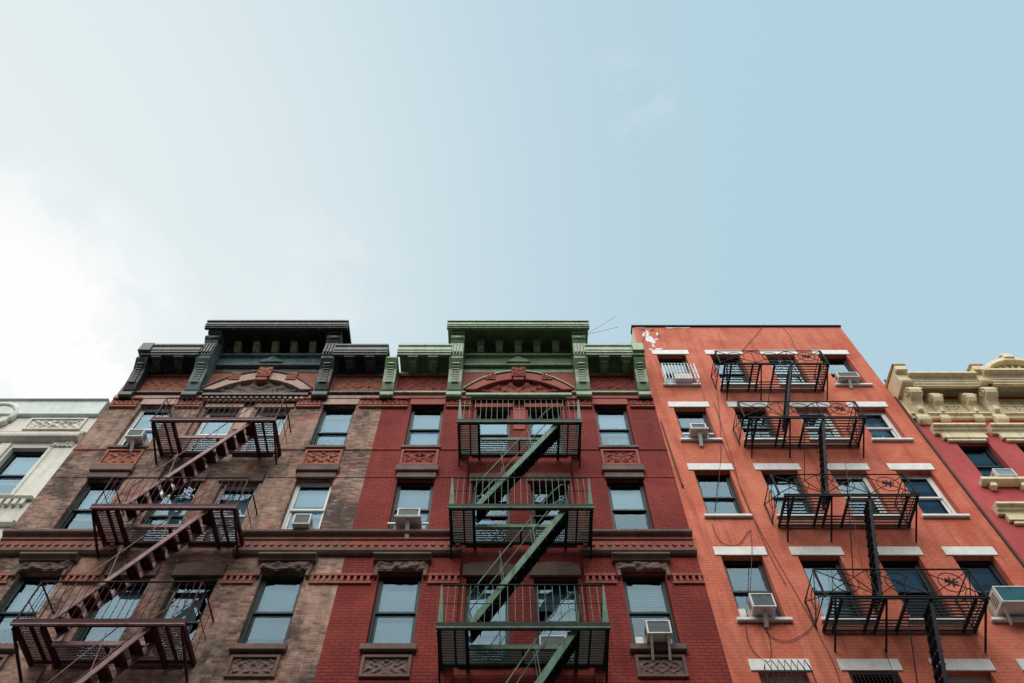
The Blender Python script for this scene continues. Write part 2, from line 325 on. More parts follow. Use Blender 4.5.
# ------------------------------------------------------------------ the two twin tenements
def tenement(cx, x0, x1, pal, name, label, wins, left_end, right_end):
    root = thing(name, label, 'building', (x0+x1)/2, 0, GZ)
    W, TR, TM, ST, LN, CM, CH, FR = (pal[k] for k in ('wall','terra','tframe','stone','lintel','cornice','cornice_hi','frame'))
    X = lambda r: cx+r
    rows = [(16.54,18.46,16.36,18.42), (13.34,15.25,13.16,15.22), (10.30,12.18,10.02,12.14)]
    oL, oR = (-2.99,-2.08), (2.08,2.99); iL, iR = (-1.165,-.245), (.245,1.165)
    bay = (-1.30, 1.30); rec = .09
    holes_o = []; holes_i = []
    for (a, b, c, d) in rows:
        holes_o += [(X(oL[0]),X(oL[1]),a,b), (X(oR[0]),X(oR[1]),a,b)]; holes_i += [(X(iL[0]),X(iL[1]),c,d), (X(iR[0]),X(iR[1]),c,d)]
    top = 20.15
    mb = MB()
    wall_sheet(mb, x0, X(bay[0]), GZ, top, [h for h in holes_o if h[1] < cx]); wall_sheet(mb, X(bay[1]), x1, GZ, top, [h for h in holes_o if h[0] > cx])
    wall_sheet(mb, X(bay[0]), X(bay[1]), GZ, 18.9, holes_i, rec)
    for s in bay: mb.add([(X(s),0,GZ),(X(s),rec,GZ),(X(s),rec,18.9),(X(s),0,18.9)], [(0,1,2,3)])
    mb.add([(X(bay[0]),0,18.9),(X(bay[1]),0,18.9),(X(bay[1]),rec,18.9),(X(bay[0]),rec,18.9)], [(0,1,2,3)])
    mb.add([(X(bay[0]),0,18.9),(X(bay[1]),0,18.9),(X(bay[1]),0,top),(X(bay[0]),0,top)], [(0,1,2,3)])
    for x in (x0+.002, x1-.002): mb.add([(x,0,GZ),(x,15,GZ),(x,15,top),(x,0,top)], [(0,1,2,3)])
    mb.add([(x0,15,GZ),(x1,15,GZ),(x1,15,top),(x0,15,top)], [(0,1,2,3)])
    mb.build('wall', W, root)
    MB().add([(x0+.01,.01,20.0),(x1-.01,.01,20.0),(x1-.01,14.99,19.7),(x0+.01,14.99,19.7)], [(0,1,2,3)]).build('roof', 'tar', root)
    fl = MB()
    for z in (19.0, 15.85, 12.7, 9.5): fl.box(x0+.05, x1-.05, .5, 14.9, z, z+.25)
    fl.build('storey_floor', 'dark', root)
    # --- windows
    for i, (a, b, c, d) in enumerate(rows):
        for j, (s, z0_, z1_, yy) in enumerate(((oL,a,b,0), (iL,c,d,rec), (iR,c,d,rec), (oR,a,b,0))):
            kw = dict(frame=FR); kw.update(wins.get((i, j), {})); window(root, X(s[0]), X(s[1]), z0_, z1_, yy, **kw)
    # --- sills, lintels and carved panels
    k = 0
    for s in (oL, oR):
        a, b = X(s[0]), X(s[1]); k += 1
        MB().box(a-.06, b+.06, -.07, .14, 16.44, 16.54).build('sill', ST, root, .01)
        panel(root, a-.02, b+.02, 15.76, 16.38, 0, TR, TM, k*1.7+cx)
        mb = MB().box(a-.07, b+.07, -.12, .05, 15.46, 15.68).box(a-.03, b+.03, -.06, .05, 15.25, 15.46); mb.build('lintel', ST, root, .015)
        mb = MB().prism_x(a-.16, b+.16, [(-.02,12.44),(.10,12.44),(.13,12.50),(.2,12.53),(.2,12.58),(-.02,12.6)]); h = mb.build('window_hood', ST, root, .006)
        rockface(MB(), a-.10, b+.10, 12.19, 12.43, -.03, .11, k+cx).build('rough_lintel', ST, h)
        for e in (a-.1, b+.02): MB().box(e, e+.08, -.09, .04, 12.02, 12.19).build('corbel', ST, h, .01)
        MB().box(a-.08, b+.08, -.1, .14, 10.16, 10.30).build('sill', ST, root, .012)
        panel(root, a-.01, b+.01, 9.60, 10.08, 0, ST, ST, k*2.3+cx, .035)
        MB().box(a-.05, b+.05, -.03, .05, 18.46, 18.74).build('lintel', LN, root, .01)
    for s in (iL, iR):
        a, b = X(s[0]), X(s[1])
        for z, hh in ((18.42,.19), (15.22,.3), (12.14,.32)):
            mb = MB().prism_y(rec-.06, rec+.04, [(a-.08,z),(b+.08,z)]+[(b+.08-(b-a+.16)*t/8, z+hh+(.08*math.sin(math.pi*t/8) if z < 13 else 0)) for t in range(9)])
            mb.build('lintel', LN if z > 18 else ST, root, .01)
        for z in (16.36, 13.16, 10.02): MB().box(a-.06, b+.06, rec-.07, rec+.14, z-.11, z).build('sill', ST, root, .01)
    # --- belt course (ledge, beaded frieze, lower moulding), broken by the middle bay
    for (a, b) in ((x0+(.0 if left_end else .002), X(bay[0])), (X(bay[1]), x1-.002)):
        bc = MB().prism_x(a, b, [(-.02,13.17),(.07,13.17),(.09,13.20),(.14,13.22),(.17,13.25),(.17,13.32),(-.02,13.335)]).build('belt_course', ST, root, .006)
        MB().prism_x(a, b, [(-.02,12.80),(.05,12.80),(.05,12.83),(.04,12.835),(.04,13.10),(.07,13.105),(.07,13.165),(-.02,13.165)]).build('frieze', pal['belt'], bc)
        n = int((b-a)/.17); bd = MB()
        for i in range(n):
            x = a+(i+.5)*(b-a)/n
            bd.prism_y(-.07, -.035, [(x+.05*math.cos(t), 12.96+.05*math.sin(t)) for t in [q*math.pi/3 for q in range(6)]])
        bd.build('rosette', pal['belt'], bc)
        MB().prism_x(a, b, [(-.02,12.66),(.07,12.66),(.12,12.72),(.12,12.79),(-.02,12.795)]).build('moulding', ST, bc, .005)
        # toothed string below, between the windows
        segs = [(a, X(oL[0])-.12), (X(oL[1])+.12, b)] if b < cx else [(a, X(oR[0])-.12), (X(oR[1])+.12, b)]
        for (p, q) in segs:
            st = MB().box(p, q, -.05, .02, 12.06, 12.12).box(p, q, -.04, .02, 11.86, 11.91); m = int((q-p)/.12)
            for i in range(m): st.box(p+(i+.2)*(q-p)/m, p+(i+.62)*(q-p)/m, -.045, .02, 11.91, 12.06)
            st.build('toothed_string', TM, root)
        MB().box(a, b, -.022, .02, 16.40, 16.45).build('string_course', W, root)
        MB().box(a, b, -.012, .02, 15.30, 15.34).build('string_course', W, root)
    # --- terracotta blocks at the heads of the top windows
    for n_, (a, b) in enumerate(((max(x0,X(-3.83)), X(-3.08)), (X(-2.03), X(-1.33)), (X(1.33), X(2.03)), (X(3.08), min(x1,X(3.83))))):
        t = MB().box(a, b, -.10, .02, 18.66, 18.74).box(a, b, -.07, .02, 18.30, 18.38).build('terracotta_block', TM, root, .008)
        relief(MB(), a+.01, b-.01, 18.38, 18.66, -.03, .07, n_+cx, 40, 10, False).build('relief', TR, t)
        sc_ = MB(); m = int((b-a)/.11)
        for i in range(m):
            x = a+(i+.5)*(b-a)/m; sc_.prism_y(-.085, -.03, [(x-.045,18.46),(x+.045,18.46),(x+.03,18.39),(x,18.375),(x-.03,18.39)])
        sc_.build('scallop', TR, t)
    MB().box(x0+.002, X(-1.34), -.05, .02, 18.745, 18.90).build('stone_band', LN, root, .01); MB().box(X(1.34), x1-.002, -.05, .02, 18.745, 18.90).build('stone_band', LN, root, .01)
    MB().box(X(-.16), X(.16), rec-.03, rec+.02, 17.4, 18.42).build('stone_band', LN, root, .01)
    # --- cornice
    cc = cx+pal['coff']; X = lambda r: cc+r
    ca = x0+.30 if left_end else x0+.22; cb = x1-.06 if right_end else x1-.08
    cn = MB().prism_x(ca, X(-1.98), crown(.63,.70,20.18,20.70)).build('cornice', CM, root, .006)
    MB().prism_x(X(1.98), cb, crown(.63,.70,20.18,20.70)).build('crown', CM, cn, .006)
    MB().prism_x(X(-2.15)+pal['cs'], X(2.19)+pal['cs'], crown(.90,.98,21.34,21.70)).build('crown', CM, cn, .006)
    # walls of the raised middle
    MB().box(X(-1.98), X(1.98), -.03, .9, 20.15, 21.60).build('attic', CM, cn)
    MB().prism_x(X(-1.62), X(1.62), [(0,20.40),(.14,20.40),(.16,20.46),(.10,20.50),(.10,20.86),(.2,20.90),(.22,20.97),(0,20.98)]).build('entablature', CH, cn, .006)
    MB().prism_y(-.19, -.08, [(X(-.36),20.52),(X(.36),20.52),(X(.30),20.62),(X(0),20.86),(X(-.30),20.62)]).build('gable', CH, cn, .01)
    for i in range(5):
        x = X(-1.14+.575*i-.01)
        md = MB().prism_x(x-.1, x+.1, [(.02,20.99),(.24,20.99),(.34,21.06),(.36,21.14),(.46,21.2),(.46,21.30),(.02,21.30)]).build('modillion', pal['modillion'], cn, .008)
        MB().prism_x(x-.13, x+.13, [(.5,21.26),(.02,21.26),(.02,21.305),(.5,21.305)]).build('cap', CM, md)
    for (a, b) in ((ca, X(-2.0)), (X(2.0), cb)):
        MB().prism_x(a, b, [(-.02,19.97),(.07,19.97),(.09,20.02),(.05,20.05),(.04,20.16),(-.02,20.16)]).build('cornice_strip', CM, cn)
        for t in (.30, .68):
            x = a+(b-a)*t
            MB().box(x-.15, x+.15, -.60, .0, 20.11, 20.17).prism_x(x-.105, x+.105, [(0,19.99),(.3,19.99),(.46,20.03),(.5,20.11),(0,20.11)]).build('modillion', CM if pal['cornice']=='slate' else CH, cn, .006)
        panel(cn, a+.02, b-.02, 19.06, 19.96, 0, TR, TM, a*1.3, .06, .05, .07, 'frieze_panel')
    MB().prism_x(ca-.05, X(-1.5), [(-.02,18.905),(.07,18.905),(.12,18.94),(.12,19.01),(.07,19.05),(-.02,19.055)]).build('base_moulding', CM, cn, .005)
    MB().prism_x(X(1.5), cb+.03, [(-.02,18.905),(.07,18.905),(.12,18.94),(.12,19.01),(.07,19.05),(-.02,19.055)]).build('base_moulding', CM, cn, .005)
    MB().prism_x(X(-1.49), X(1.49), [(-.02,18.72),(.10,18.72),(.15,18.77),(.15,18.87),(.09,18.92),(-.02,18.925)]).build('base_moulding', pal['arch_base'], cn, .005)
    if pal['cornice'] == 'slate':
        dt = MB().box(X(-1.40), X(1.40), -.05, 0, 18.63, 18.715)
        for i in range(18): dt.box(X(-1.38+i*.1575), X(-1.38+i*.1575+.085), -.115, -.051, 18.632, 18.712)
        dt.build('dentil_band', LN, cn)
    # arch with a carved tympanum between the big consoles
    MB().box(X(-1.63), X(1.63), -.012, .05, 18.93, 20.40).build('spandrel', pal['spandrel'], cn)
    n = 24; ri, ro = [], []
    for i in range(n+1):
        u = -1+2*i/n; ri.append((X(1.23*u), 19.03+.55*(1-u*u))); ro.append((X(1.57*u), 19.04+.93*(1-abs(u)**2.1)))
    ar = MB().prism_y(-.16, 0, ri+ro[::-1]).build('arch', pal['arch'], cn, .01)
    MB().prism_y(-.20, 0, [(x, z) for x, z in ro]+[(cx+(x-cx)*1.0, z+.05) for x, z in ro[::-1]]).build('hood_mould', pal['arch_base'] if pal['cornice'] != 'slate' else 'stone_brown', ar)
    def tym(u, v):
        x = X(1.22*(2*u-1)); zt = 19.03+.54*(1-(2*u-1)**2); q = Vector((abs(x-cc)*7, v*4, cx))
        return (x, -.03-.09*max(0, math.sin(q.x*2.1+2*math.sin(v*6))*.6+noise.noise(q*2.6)*.8), 18.95+v*(zt-18.95))
    MB().grid(tym, 90, 14).build('tympanum', TR if pal['cornice'] != 'slate' else 'stone_brown', ar)
    ks = MB().box(X(-.2), X(.2), -.25, .0, 19.62, 20.10).box(X(-.15), X(.15), -.22, 0, 19.46, 19.62); relief(ks, X(-.18), X(.18), 19.64, 20.08, -.25, .05, 3, 16, 16); ks.build('keystone', TR, ar)
    for s in (-1, 1):
        bl = MB().box(X(s*.82-.15), X(s*.82+.15), -.19, 0, 19.52, 19.92); relief(bl, X(s*.82-.13), X(s*.82+.13), 19.54, 19.90, -.19, .04, 5, 14, 16); bl.build('voussoir', TR, ar, .01)
    # consoles
    lowp = [(.0,18.74),(.13,18.74),(.16,18.82),(.14,18.94),(.18,19.0),(.27,19.25),(.30,19.5),(.36,19.8),(.48,20.0),(.56,20.12),(.56,20.2),(.0,20.2)]
    upp = [(.0,20.2),(.56,20.2),(.6,20.28),(.62,20.86),(.66,20.92),(.70,21.0),(.72,21.10),(.70,21.2),(.66,21.26),(.78,21.29),(.80,21.40),(.0,21.40)]
    cap = [(.0,20.62),(.70,20.62),(.74,20.66),(.74,20.9),(.70,20.94),(.0,20.94)]
    pf = lambda t: .268+.04*t+.17*t**3
    for s in (-1, 1):
        c = console(cn, X(s*1.83-.2), X(s*1.83+.2), [lowp, upp], CH if s < 0 or pal['cornice'] != 'slate' else CM, (19.2,20.0,9,pf))
        fl_ = MB()
        for i in range(4): fl_.box(X(s*1.83-.16+i*.09), X(s*1.83-.16+i*.09+.05), -.655, -.55, 20.32, 20.82)
        fl_.build('fluting', CM if pal['cornice'] == 'slate' else CH, c)
        MB().tube([(X(s*1.83-.205),-.63,21.08),(X(s*1.83+.205),-.63,21.08)], .125, 12).build('volute', CM if pal['cornice'] == 'slate' else CH, c)
        MB().prism_x(X(s*1.83-.22), X(s*1.83+.22), [(.0,18.64),(.17,18.64),(.21,18.70),(.21,18.86),(.0,18.9)]).build('foot', CM, c, .01)
    if left_end: ends = [(x0+.22, x0+.56, True)]
    else: ends = [(x0-.11, x0+.25, False)]
    if right_end: ends.append((x1-.40, x1-.06, True))
    for (a, b, capped) in ends:
        c = console(cn, a, b, [lowp], CH if pal['cornice'] != 'slate' else CM, (19.2,20.0,9,pf))
        if capped: MB().box(a-.01, b+.01, -.72, -.1, 20.3, 20.74).build('cap', CH if pal['cornice'] != 'slate' else CM, c, .02)
        MB().prism_x(a-.01, b+.01, [(.0,18.66),(.16,18.66),(.2,18.71),(.2,18.86),(.0,18.88)]).build('foot', CM, c, .01)
    return root

B = lambda v, **k: dict(blind=v, **k)
pal_b = dict(wall='brick_brown', terra='terra_brown', tframe='stone_brown', stone='stone_brown', lintel='stone_pink', cornice='slate', cornice_hi='slate_hi', frame='green_frame',
             belt='belt', modillion='tan', arch='stone_pink', arch_base='slate', cs=.02, coff=.09, spandrel='terra_brown')
pal_b['tframe'] = 'terra_brown'
pal_r = dict(wall='brick_red', terra='terra_red', tframe='stone_red', stone='stone_brown', lintel='stone_red', cornice='green', cornice_hi='green', frame='dark_frame',
             belt='stone_red', modillion='green', arch='stone_red', arch_base='green', cs=-.02, coff=0, spandrel='stone_red')
cur = ('curtain',0,1); shr = ('cream_curtain',0,1)
wb = {(0,0):dict(frame='white', curtain=('curtain',0,1), blind=.15), (0,1):dict(frame='white', blind=.75), (0,2):dict(frame='white', curtain=shr), (0,3):dict(curtain=cur, sash='dark_frame', blind=.1, lower=.42),
      (1,0):B(.62, sash='dark_frame'), (1,1):dict(curtain=cur), (1,2):dict(frame='white', curtain=shr), (1,3):dict(frame='white', blind=.35, curtain=('cream_curtain',0,1)),
      (2,0):B(.66), (2,1):B(.75, curtain=shr), (2,2):dict(curtain=('cream_curtain',0,.7)), (2,3):B(.80, sash='dark_frame')}
wr = {(0,0):B(.97), (0,1):B(.8), (0,2):B(.62), (0,3):dict(blind=.55, curtain=('curtain',.3,1)),
      (1,0):B(.6, curtain=shr), (1,1):dict(curtain=('curtain',0,.5)), (1,2):dict(curtain=('curtain',.5,1)), (1,3):B(.47),
      (2,0):B(.97), (2,1):B(.6, curtain=shr), (2,2):dict(blind=.3, curtain=('cream_curtain',.2,1)), (2,3):B(.55)}
tenement(-7.265, -11.18, -3.54, pal_b, 'brown_brick_building', 'weathered brown brick tenement with dark teal cornice and maroon fire escape', wb, True, False)
tenement(.25, -3.54, 4.02, pal_r, 'red_brick_building', 'red painted brick tenement with bright green cornice and arch', wr, False, True)

# ------------------------------------------------------------------ iron fire escapes
def bar_platform(root, cx, z, iron, hi, half=1.53, dep=1.06, o0=-.97, o1=.94, oy=.54):
    m = MB()
    m.box(cx-half, cx+half, -dep, -dep+.05, z-.075, z-.005)
    for s in (-1, 1):
        x = cx+s*(half-.03); m.box(x-.03, x+.03, -dep+.052, .05, z-.10, z)
    for x in (cx+o0-.035, cx+o1+.035): m.box(x-.03, x+.03, -dep+.052, .05, z-.12, z-.01)
    m.box(cx-half+.06, cx+half-.06, -.06, -.02, z-.06, z-.005)
    for x in (cx-half+.31, cx+half-.33): m.box(x-.015, x+.015, -dep+.052, -.062, z-.09, z-.012)
    m.box(cx-.02, cx+.02, -oy+.03, -.062, z-.09, z-.012)
    p = m.build('platform', iron, root)
    MB().box(cx-half-.02, cx+half+.02, -dep-.03, -dep-.002, z-.06, z+.05).build('front_beam', iron, p)
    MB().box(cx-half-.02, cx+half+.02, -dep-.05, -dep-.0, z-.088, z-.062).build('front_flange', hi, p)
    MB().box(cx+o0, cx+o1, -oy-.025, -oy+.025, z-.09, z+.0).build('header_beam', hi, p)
    g = MB(); y = -dep+.09
    while y < -.07:
        spans = [(cx-half+.06, cx+o0-.066), (cx+o1+.066, cx+half-.06)] if y < -oy+.05 else [(cx-half+.06, cx+half-.06)]
        for a, b in spans: g.box(a, b, y-.009, y+.009, z-.03, z+.006)
        y += .068
    g.build('grating', iron, p)
    return p
def bar_railing(root, cx, z, iron, hi, half=1.53, dep=1.06, h=.95, plain=False):
    y0 = -dep; a, b = cx-half, cx+half
    m = MB().tube([(a,.03,z+h),(a,y0,z+h),(b,y0,z+h),(b,.03,z+h)], .02, 6)
    m.tube([(a,.03,z+.5),(a,y0,z+.5)], .009, 5).tube([(b,.03,z+.5),(b,y0,z+.5)], .009, 5)
    if not plain: m.tube([(a,y0,z+.5),(b,y0,z+.5)], .008, 5)
    rl = m.build('railing', iron, root)
    bl = MB(); n = 22
    for i in range(1, n): bl.bar((a+(b-a)*i/n, y0, z+.05), (a+(b-a)*i/n, y0, z+h), .010, .010)
    for x in (a, b):
        for i in range(1, 4 if plain else 8): bl.bar((x, y0+(-y0)*i/(4 if plain else 8), z), (x, y0+(-y0)*i/(4 if plain else 8), z+h), .010, .010)
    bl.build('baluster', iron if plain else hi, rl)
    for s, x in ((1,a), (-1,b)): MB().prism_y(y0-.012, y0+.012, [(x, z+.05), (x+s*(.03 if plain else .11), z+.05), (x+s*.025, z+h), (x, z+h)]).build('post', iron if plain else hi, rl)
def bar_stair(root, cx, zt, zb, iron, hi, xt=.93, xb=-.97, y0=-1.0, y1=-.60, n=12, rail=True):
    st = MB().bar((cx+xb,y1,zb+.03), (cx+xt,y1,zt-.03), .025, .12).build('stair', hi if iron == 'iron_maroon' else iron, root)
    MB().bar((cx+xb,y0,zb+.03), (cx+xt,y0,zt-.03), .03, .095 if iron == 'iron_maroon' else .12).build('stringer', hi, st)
    for i in range(n):
        t = MB(); k = (i+.7)/n; x = cx+xb+(xt-xb)*k; z = zb+(zt-zb)*k
        t.box(x-.10, x+.10, y0+.02, y1-.016, z-.012, z+.012)
        t.box(x-.10, x-.085, y0+.02, y1-.016, z-.05, z-.012); t.box(x+.085, x+.10, y0+.02, y1-.016, z-.05, z-.012)
        t.build('tread', iron, st)
    if rail:
        hr = MB(); up = .78
        for y in (y0, y1):
            hr.tube([(cx+xb+.05,y,zb+.12), (cx+xb-.05,y,zb+.7), (cx+xb+.15,y,zb+up+.3), (cx+xt-.25,y,zt+up-.25), (cx+xt-.02,y,zt+up+.02), (cx+xt+.12,y,zt+.75), (cx+xt+.1,y,zt+.05)], .012, 5)
            for k in (.33, .66):
                x = cx+xb+(xt-xb)*k; z = zb+(zt-zb)*k; hr.bar((x,y,z), (x-.1,y,z+up+.1), .012, .012)
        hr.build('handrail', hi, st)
def bar_escape(cx, iron, hi, zs, label):
    root = thing('fire_escape', label, 'fire escape', cx, 0, zs[-1])
    for i, z in enumerate(zs):
        p = bar_platform(root, cx, z, iron, hi)
        for s in (-1, 1):
            x = cx+s*1.5; MB().bar((x,-1.03,z-.1), (x,.03,z-.42), .035, .05).build('bracket', iron, root)
        if i < 3: bar_railing(root, cx, z, iron, hi, plain=iron == 'iron_maroon')
        if i+1 < len(zs): bar_stair(root, cx, z, zs[i+1], iron, hi)
    return root
bar_escape(-7.33, 'iron_maroon', 'iron_maroon_lit', [16.25,13.03,9.95,6.80], 'rusty maroon iron fire escape with zigzag stairs on brown brick tenement')
bar_escape(.235, 'iron_green', 'iron_green_hi', [16.17,13.03,9.87,6.75], 'dark green iron fire escape with zigzag stairs on red brick tenement')

# ------------------------------------------------------------------ the orange house
OX0, OX1 = 4.02, 10.85
orange = thing('orange_building', 'tall orange painted brick house with white lintels and flat roofline', 'building', (OX0+OX1)/2, 0, GZ)
ocols = [(4.53,5.42), (6.18,7.08), (7.88,8.78), (9.50,10.38)]
orows = [(19.50,21.25), (16.84,18.35), (13.93,15.58), (10.95,12.67), (7.98,9.75)]
oh = [(a,b,c,d) for (a, b) in ocols for (c, d) in orows]
mb = MB(); wall_sheet(mb, OX0, OX1, GZ, 23.04, oh, 0, .26)
mb.add([(OX1-.002,0,GZ),(OX1-.002,15,GZ),(OX1-.002,15,23.04),(OX1-.002,0,23.04)], [(0,1,2,3)]); mb.add([(OX0,15,GZ),(OX1,15,GZ),(OX1,15,23.04),(OX0,15,23.04)], [(0,1,2,3)])
mb.build('wall', 'stucco_orange', orange)
MB().add([(OX0+.002,0,GZ),(OX0+.002,15,GZ),(OX0+.002,15,23.04),(OX0+.002,0,23.04)], [(0,1,2,3)]).build('side_wall', 'cream_wall', orange)
MB().add([(OX0+.01,.01,22.8),(OX1-.01,.01,22.8),(OX1-.01,14.9,22.5),(OX0+.01,14.9,22.5)], [(0,1,2,3)]).build('roof', 'tar', orange)
MB().box(OX0-.03, OX1+.03, -.05, .28, 23.042, 23.12).build('coping', 'iron_black', orange, .01)
fl = MB()
for z in (21.9, 19.0, 16.1, 13.2, 10.2): fl.box(OX0+.05, OX1-.05, .5, 14.9, z, z+.2)
fl.build('storey_floor', 'dark', orange)
gd = 'glass_dark'
ow = {(0,0):dict(glass=gd), (0,1):dict(glass=gd, curtain=('cream_curtain',0,.4)), (0,2):dict(muntin=True, sash='white', curtain=shr), (0,3):dict(blind=.18, glass=gd),
      (1,0):dict(glass=gd, curtain=cur), (1,1):dict(glass=gd, curtain=('curtain',.3,1)), (1,2):dict(frame='white', glass=gd, curtain=cur), (1,3):dict(frame='white', curtain=cur, sash='white'),
      (2,0):dict(glass=gd, curtain=cur), (2,1):dict(blind=.5, curtain=shr), (2,2):dict(frame='white', glass=gd), (2,3):dict(frame='white', blind=.25, glass=gd, curtain=cur),
      (3,0):dict(blind=.32, glass=gd, curtain=cur), (3,1):dict(blind=.6, curtain=shr), (3,2):dict(blind=.5, glass=gd), (3,3):dict(blind=.3, glass=gd),
      (4,0):dict(frame='white', curtain=cur), (4,1):dict(curtain=cur, glass=gd), (4,2):dict(frame='white', blind=.7), (4,3):dict(frame='white', blind=.4)}
for i, (c, d) in enumerate(orows):
    for j, (a, b) in enumerate(ocols):
        kw = dict(rec=.15, thick=.055); kw.update(ow[(i, j)]); 
        if kw.get('frame') == 'white': kw['thick'] = .075
        f = window(orange, a, b, c, d, 0, **kw)
        MB().box(a-.12, b+.12, -.022, .10, d+.002, d+.26).build('lintel', 'lintel', f, .008)
        MB().box(a-.10, b+.10, -.075, .16, c-.08, c-.002).build('sill', 'lintel', f, .008)

def ornate_escape(label):
    x0, x1, dep = 5.92, 8.95, .90; K = 'iron_black'
    zs = [19.22, 16.58, 13.60, 10.68, 7.75]
    root = thing('fire_escape', label, 'fire escape', (x0+x1)/2, 0, zs[-1])
    for i, z in enumerate(zs):
        m = MB()                                # angle-iron frame with cross bars
        m.box(x0+.1, x1+.05, -dep, -dep+.04, z-.03, z+.01).box(x0+.1, x1+.05, -.06, -.02, z-.05, z)
        oa, ob = x0+1.12, x0+1.5
        for x in (x0+.12, x0+.30, x0+.9, oa-.02, ob+.02, x1-.22, x1): m.box(x-.018, x+.018, -dep+.042, .04, z-.07, z-.005)
        p = m.build('platform', K, root)
        g = MB(); y = -dep+.1
        while y < -.07:
            for (a, b) in ([(x0+.14, oa-.04), (ob+.04, x1-.02)] if y < -.34 else [(x0+.14, x1-.02)]): g.box(a, b, y-.012, y+.012, z-.03, z)
            y += .085
        g.build('grating', K, p)
        for x in (x0+.18, x0+1.14, x1-.03):
            MB().bar((x,-dep+.03,z-.03), (x,.03,z-.52), .03, .03).build('bracket', K, root)
        if i == 4: continue
        h = .70; r = MB()
        r.tube([(x0,.02,z+h), (x0,-dep,z+h), (x1,-dep,z+h), (x1,.02,z+h)], .017, 6)
        r.tube([(x0+.1,-dep,z+.02), (x1+.05,-dep,z+.02)], .012, 6)
        for x in (x0, x1): r.bar((x,-dep,z), (x,-dep,z+h), .035, .035); r.bar((x,-.04,z), (x,-.04,z+h), .025, .025); r.tube([(x,.02,z+.08), (x,-dep,z+.08)], .012, 6)
        rl = r.build('railing', K, root)
        s = MB(); n = 3; w = (x1-x0)/n
        for k in range(n):
            a = x0+k*w; b = a+w; c = (a+b)/2; zc = z+h/2
            s.bar((a,-dep,z+.04), (b,-dep,z+h-.02), .014, .014); s.bar((a,-dep,z+h-.02), (b,-dep,z+.04), .014, .014)
            s.tube([(c+.24*math.cos(t),-dep-.012,zc+.24*math.sin(t)) for t in [q*math.pi/12 for q in range(24)]], .01, 5, True)
            for sg in (-1, 1):                  # small scrolls in the ring
                s.tube([(c+sg*(.04+.07*q/8*math.cos(q*.75)),-dep-.012,zc+sg*.10*q/8*math.sin(q*.75)) for q in range(9)], .009, 5)
            if k == 2:
                for q in range(4): s.bar((c-.13*math.cos(q*.785),-dep-.02,zc-.13*math.sin(q*.785)), (c+.13*math.cos(q*.785),-dep-.02,zc+.13*math.sin(q*.785)), .02, .02)
            if k: s.bar((a,-dep,z), (a,-dep,z+h), .016, .016)
        for x in (x0, x1):
            s.bar((x,-dep,z+.04), (x,-.04,z+h-.02), .014, .014); s.bar((x,-dep,z+h-.02), (x,-.04,z+.04), .014, .014)
            s.tube([(x,-dep/2-.02+.2*math.cos(t),z+h/2+.2*math.sin(t)) for t in [q*math.pi/10 for q in range(20)]], .009, 5, True)
        s.build('scrollwork', K, rl)
        # steep ladder-like stair to the platform below
        zt, zb = z-.02, zs[i+1]; xt, xb = 7.90, 6.98
        st = MB().bar((xb,-dep+.06,zb), (xt,-dep+.06,zt), .025, .065).bar((xb,-dep+.46,zb), (xt,-dep+.46,zt), .025, .065).build('stair', K, root)
        for q in range(11):
            t_ = MB(); k = (q+.7)/11; X_ = xb+(xt-xb)*k; Z_ = zb+(zt-zb)*k; t_.box(X_-.06, X_+.06, -dep+.076, -dep+.444, Z_-.012, Z_+.012); t_.build('tread', K, st)
        MB().tube([(xb-.02,-dep+.06,zb+.1), (xb-.32,-dep+.06,zb+.55), (xt-.34,-dep+.06,zt+.4), (xt-.05,-dep+.06,zt+.75), (xt+.05,-dep+.06,zt+.1)], .011, 5).build('handrail', K, st)
    # straight gooseneck ladder up to the roof
    return root
ornate_escape('black iron fire escape with scrolled railings on orange house')

# ------------------------------------------------------------------ the pink house on the right
PX0, PX1 = 10.86, 17.86; pc = 14.33
pink = thing('pink_building', 'pink stuccoed house with ornate cream cornice at right edge', 'building', (PX0+PX1)/2, 0, GZ)
pcols = [(11.56,12.40), (13.08,13.92), (14.74,15.58), (16.26,17.10)]; prow = [(15.10,16.72), (11.95,13.6), (8.8,10.4)]
ph = [(a,b,c,d) for a, b in pcols for c, d in prow]
mb = MB(); wall_sheet(mb, PX0, PX1, GZ, 18.9, ph)
for x in (PX0+.002, PX1): mb.add([(x,0,GZ),(x,15,GZ),(x,15,18.9),(x,0,18.9)], [(0,1,2,3)])
mb.add([(PX0,15,GZ),(PX1,15,GZ),(PX1,15,18.9),(PX0,15,18.9)], [(0,1,2,3)])
mb.build('wall', 'stucco_pink', pink)
MB().add([(PX0+.01,.01,18.6),(PX1-.01,.01,18.6),(PX1-.01,14.9,18.4),(PX0+.01,14.9,18.4)], [(0,1,2,3)]).build('roof', 'tar', pink)
fl = MB()
for z in (17.6, 14.4, 11.2): fl.box(PX0+.05, PX1-.05, .5, 14.9, z, z+.2)
fl.build('storey_floor', 'dark', pink)
pw = [dict(curtain=cur, blind=.3, glass='glass_dark'), dict(curtain=cur, glass='glass_dark')]
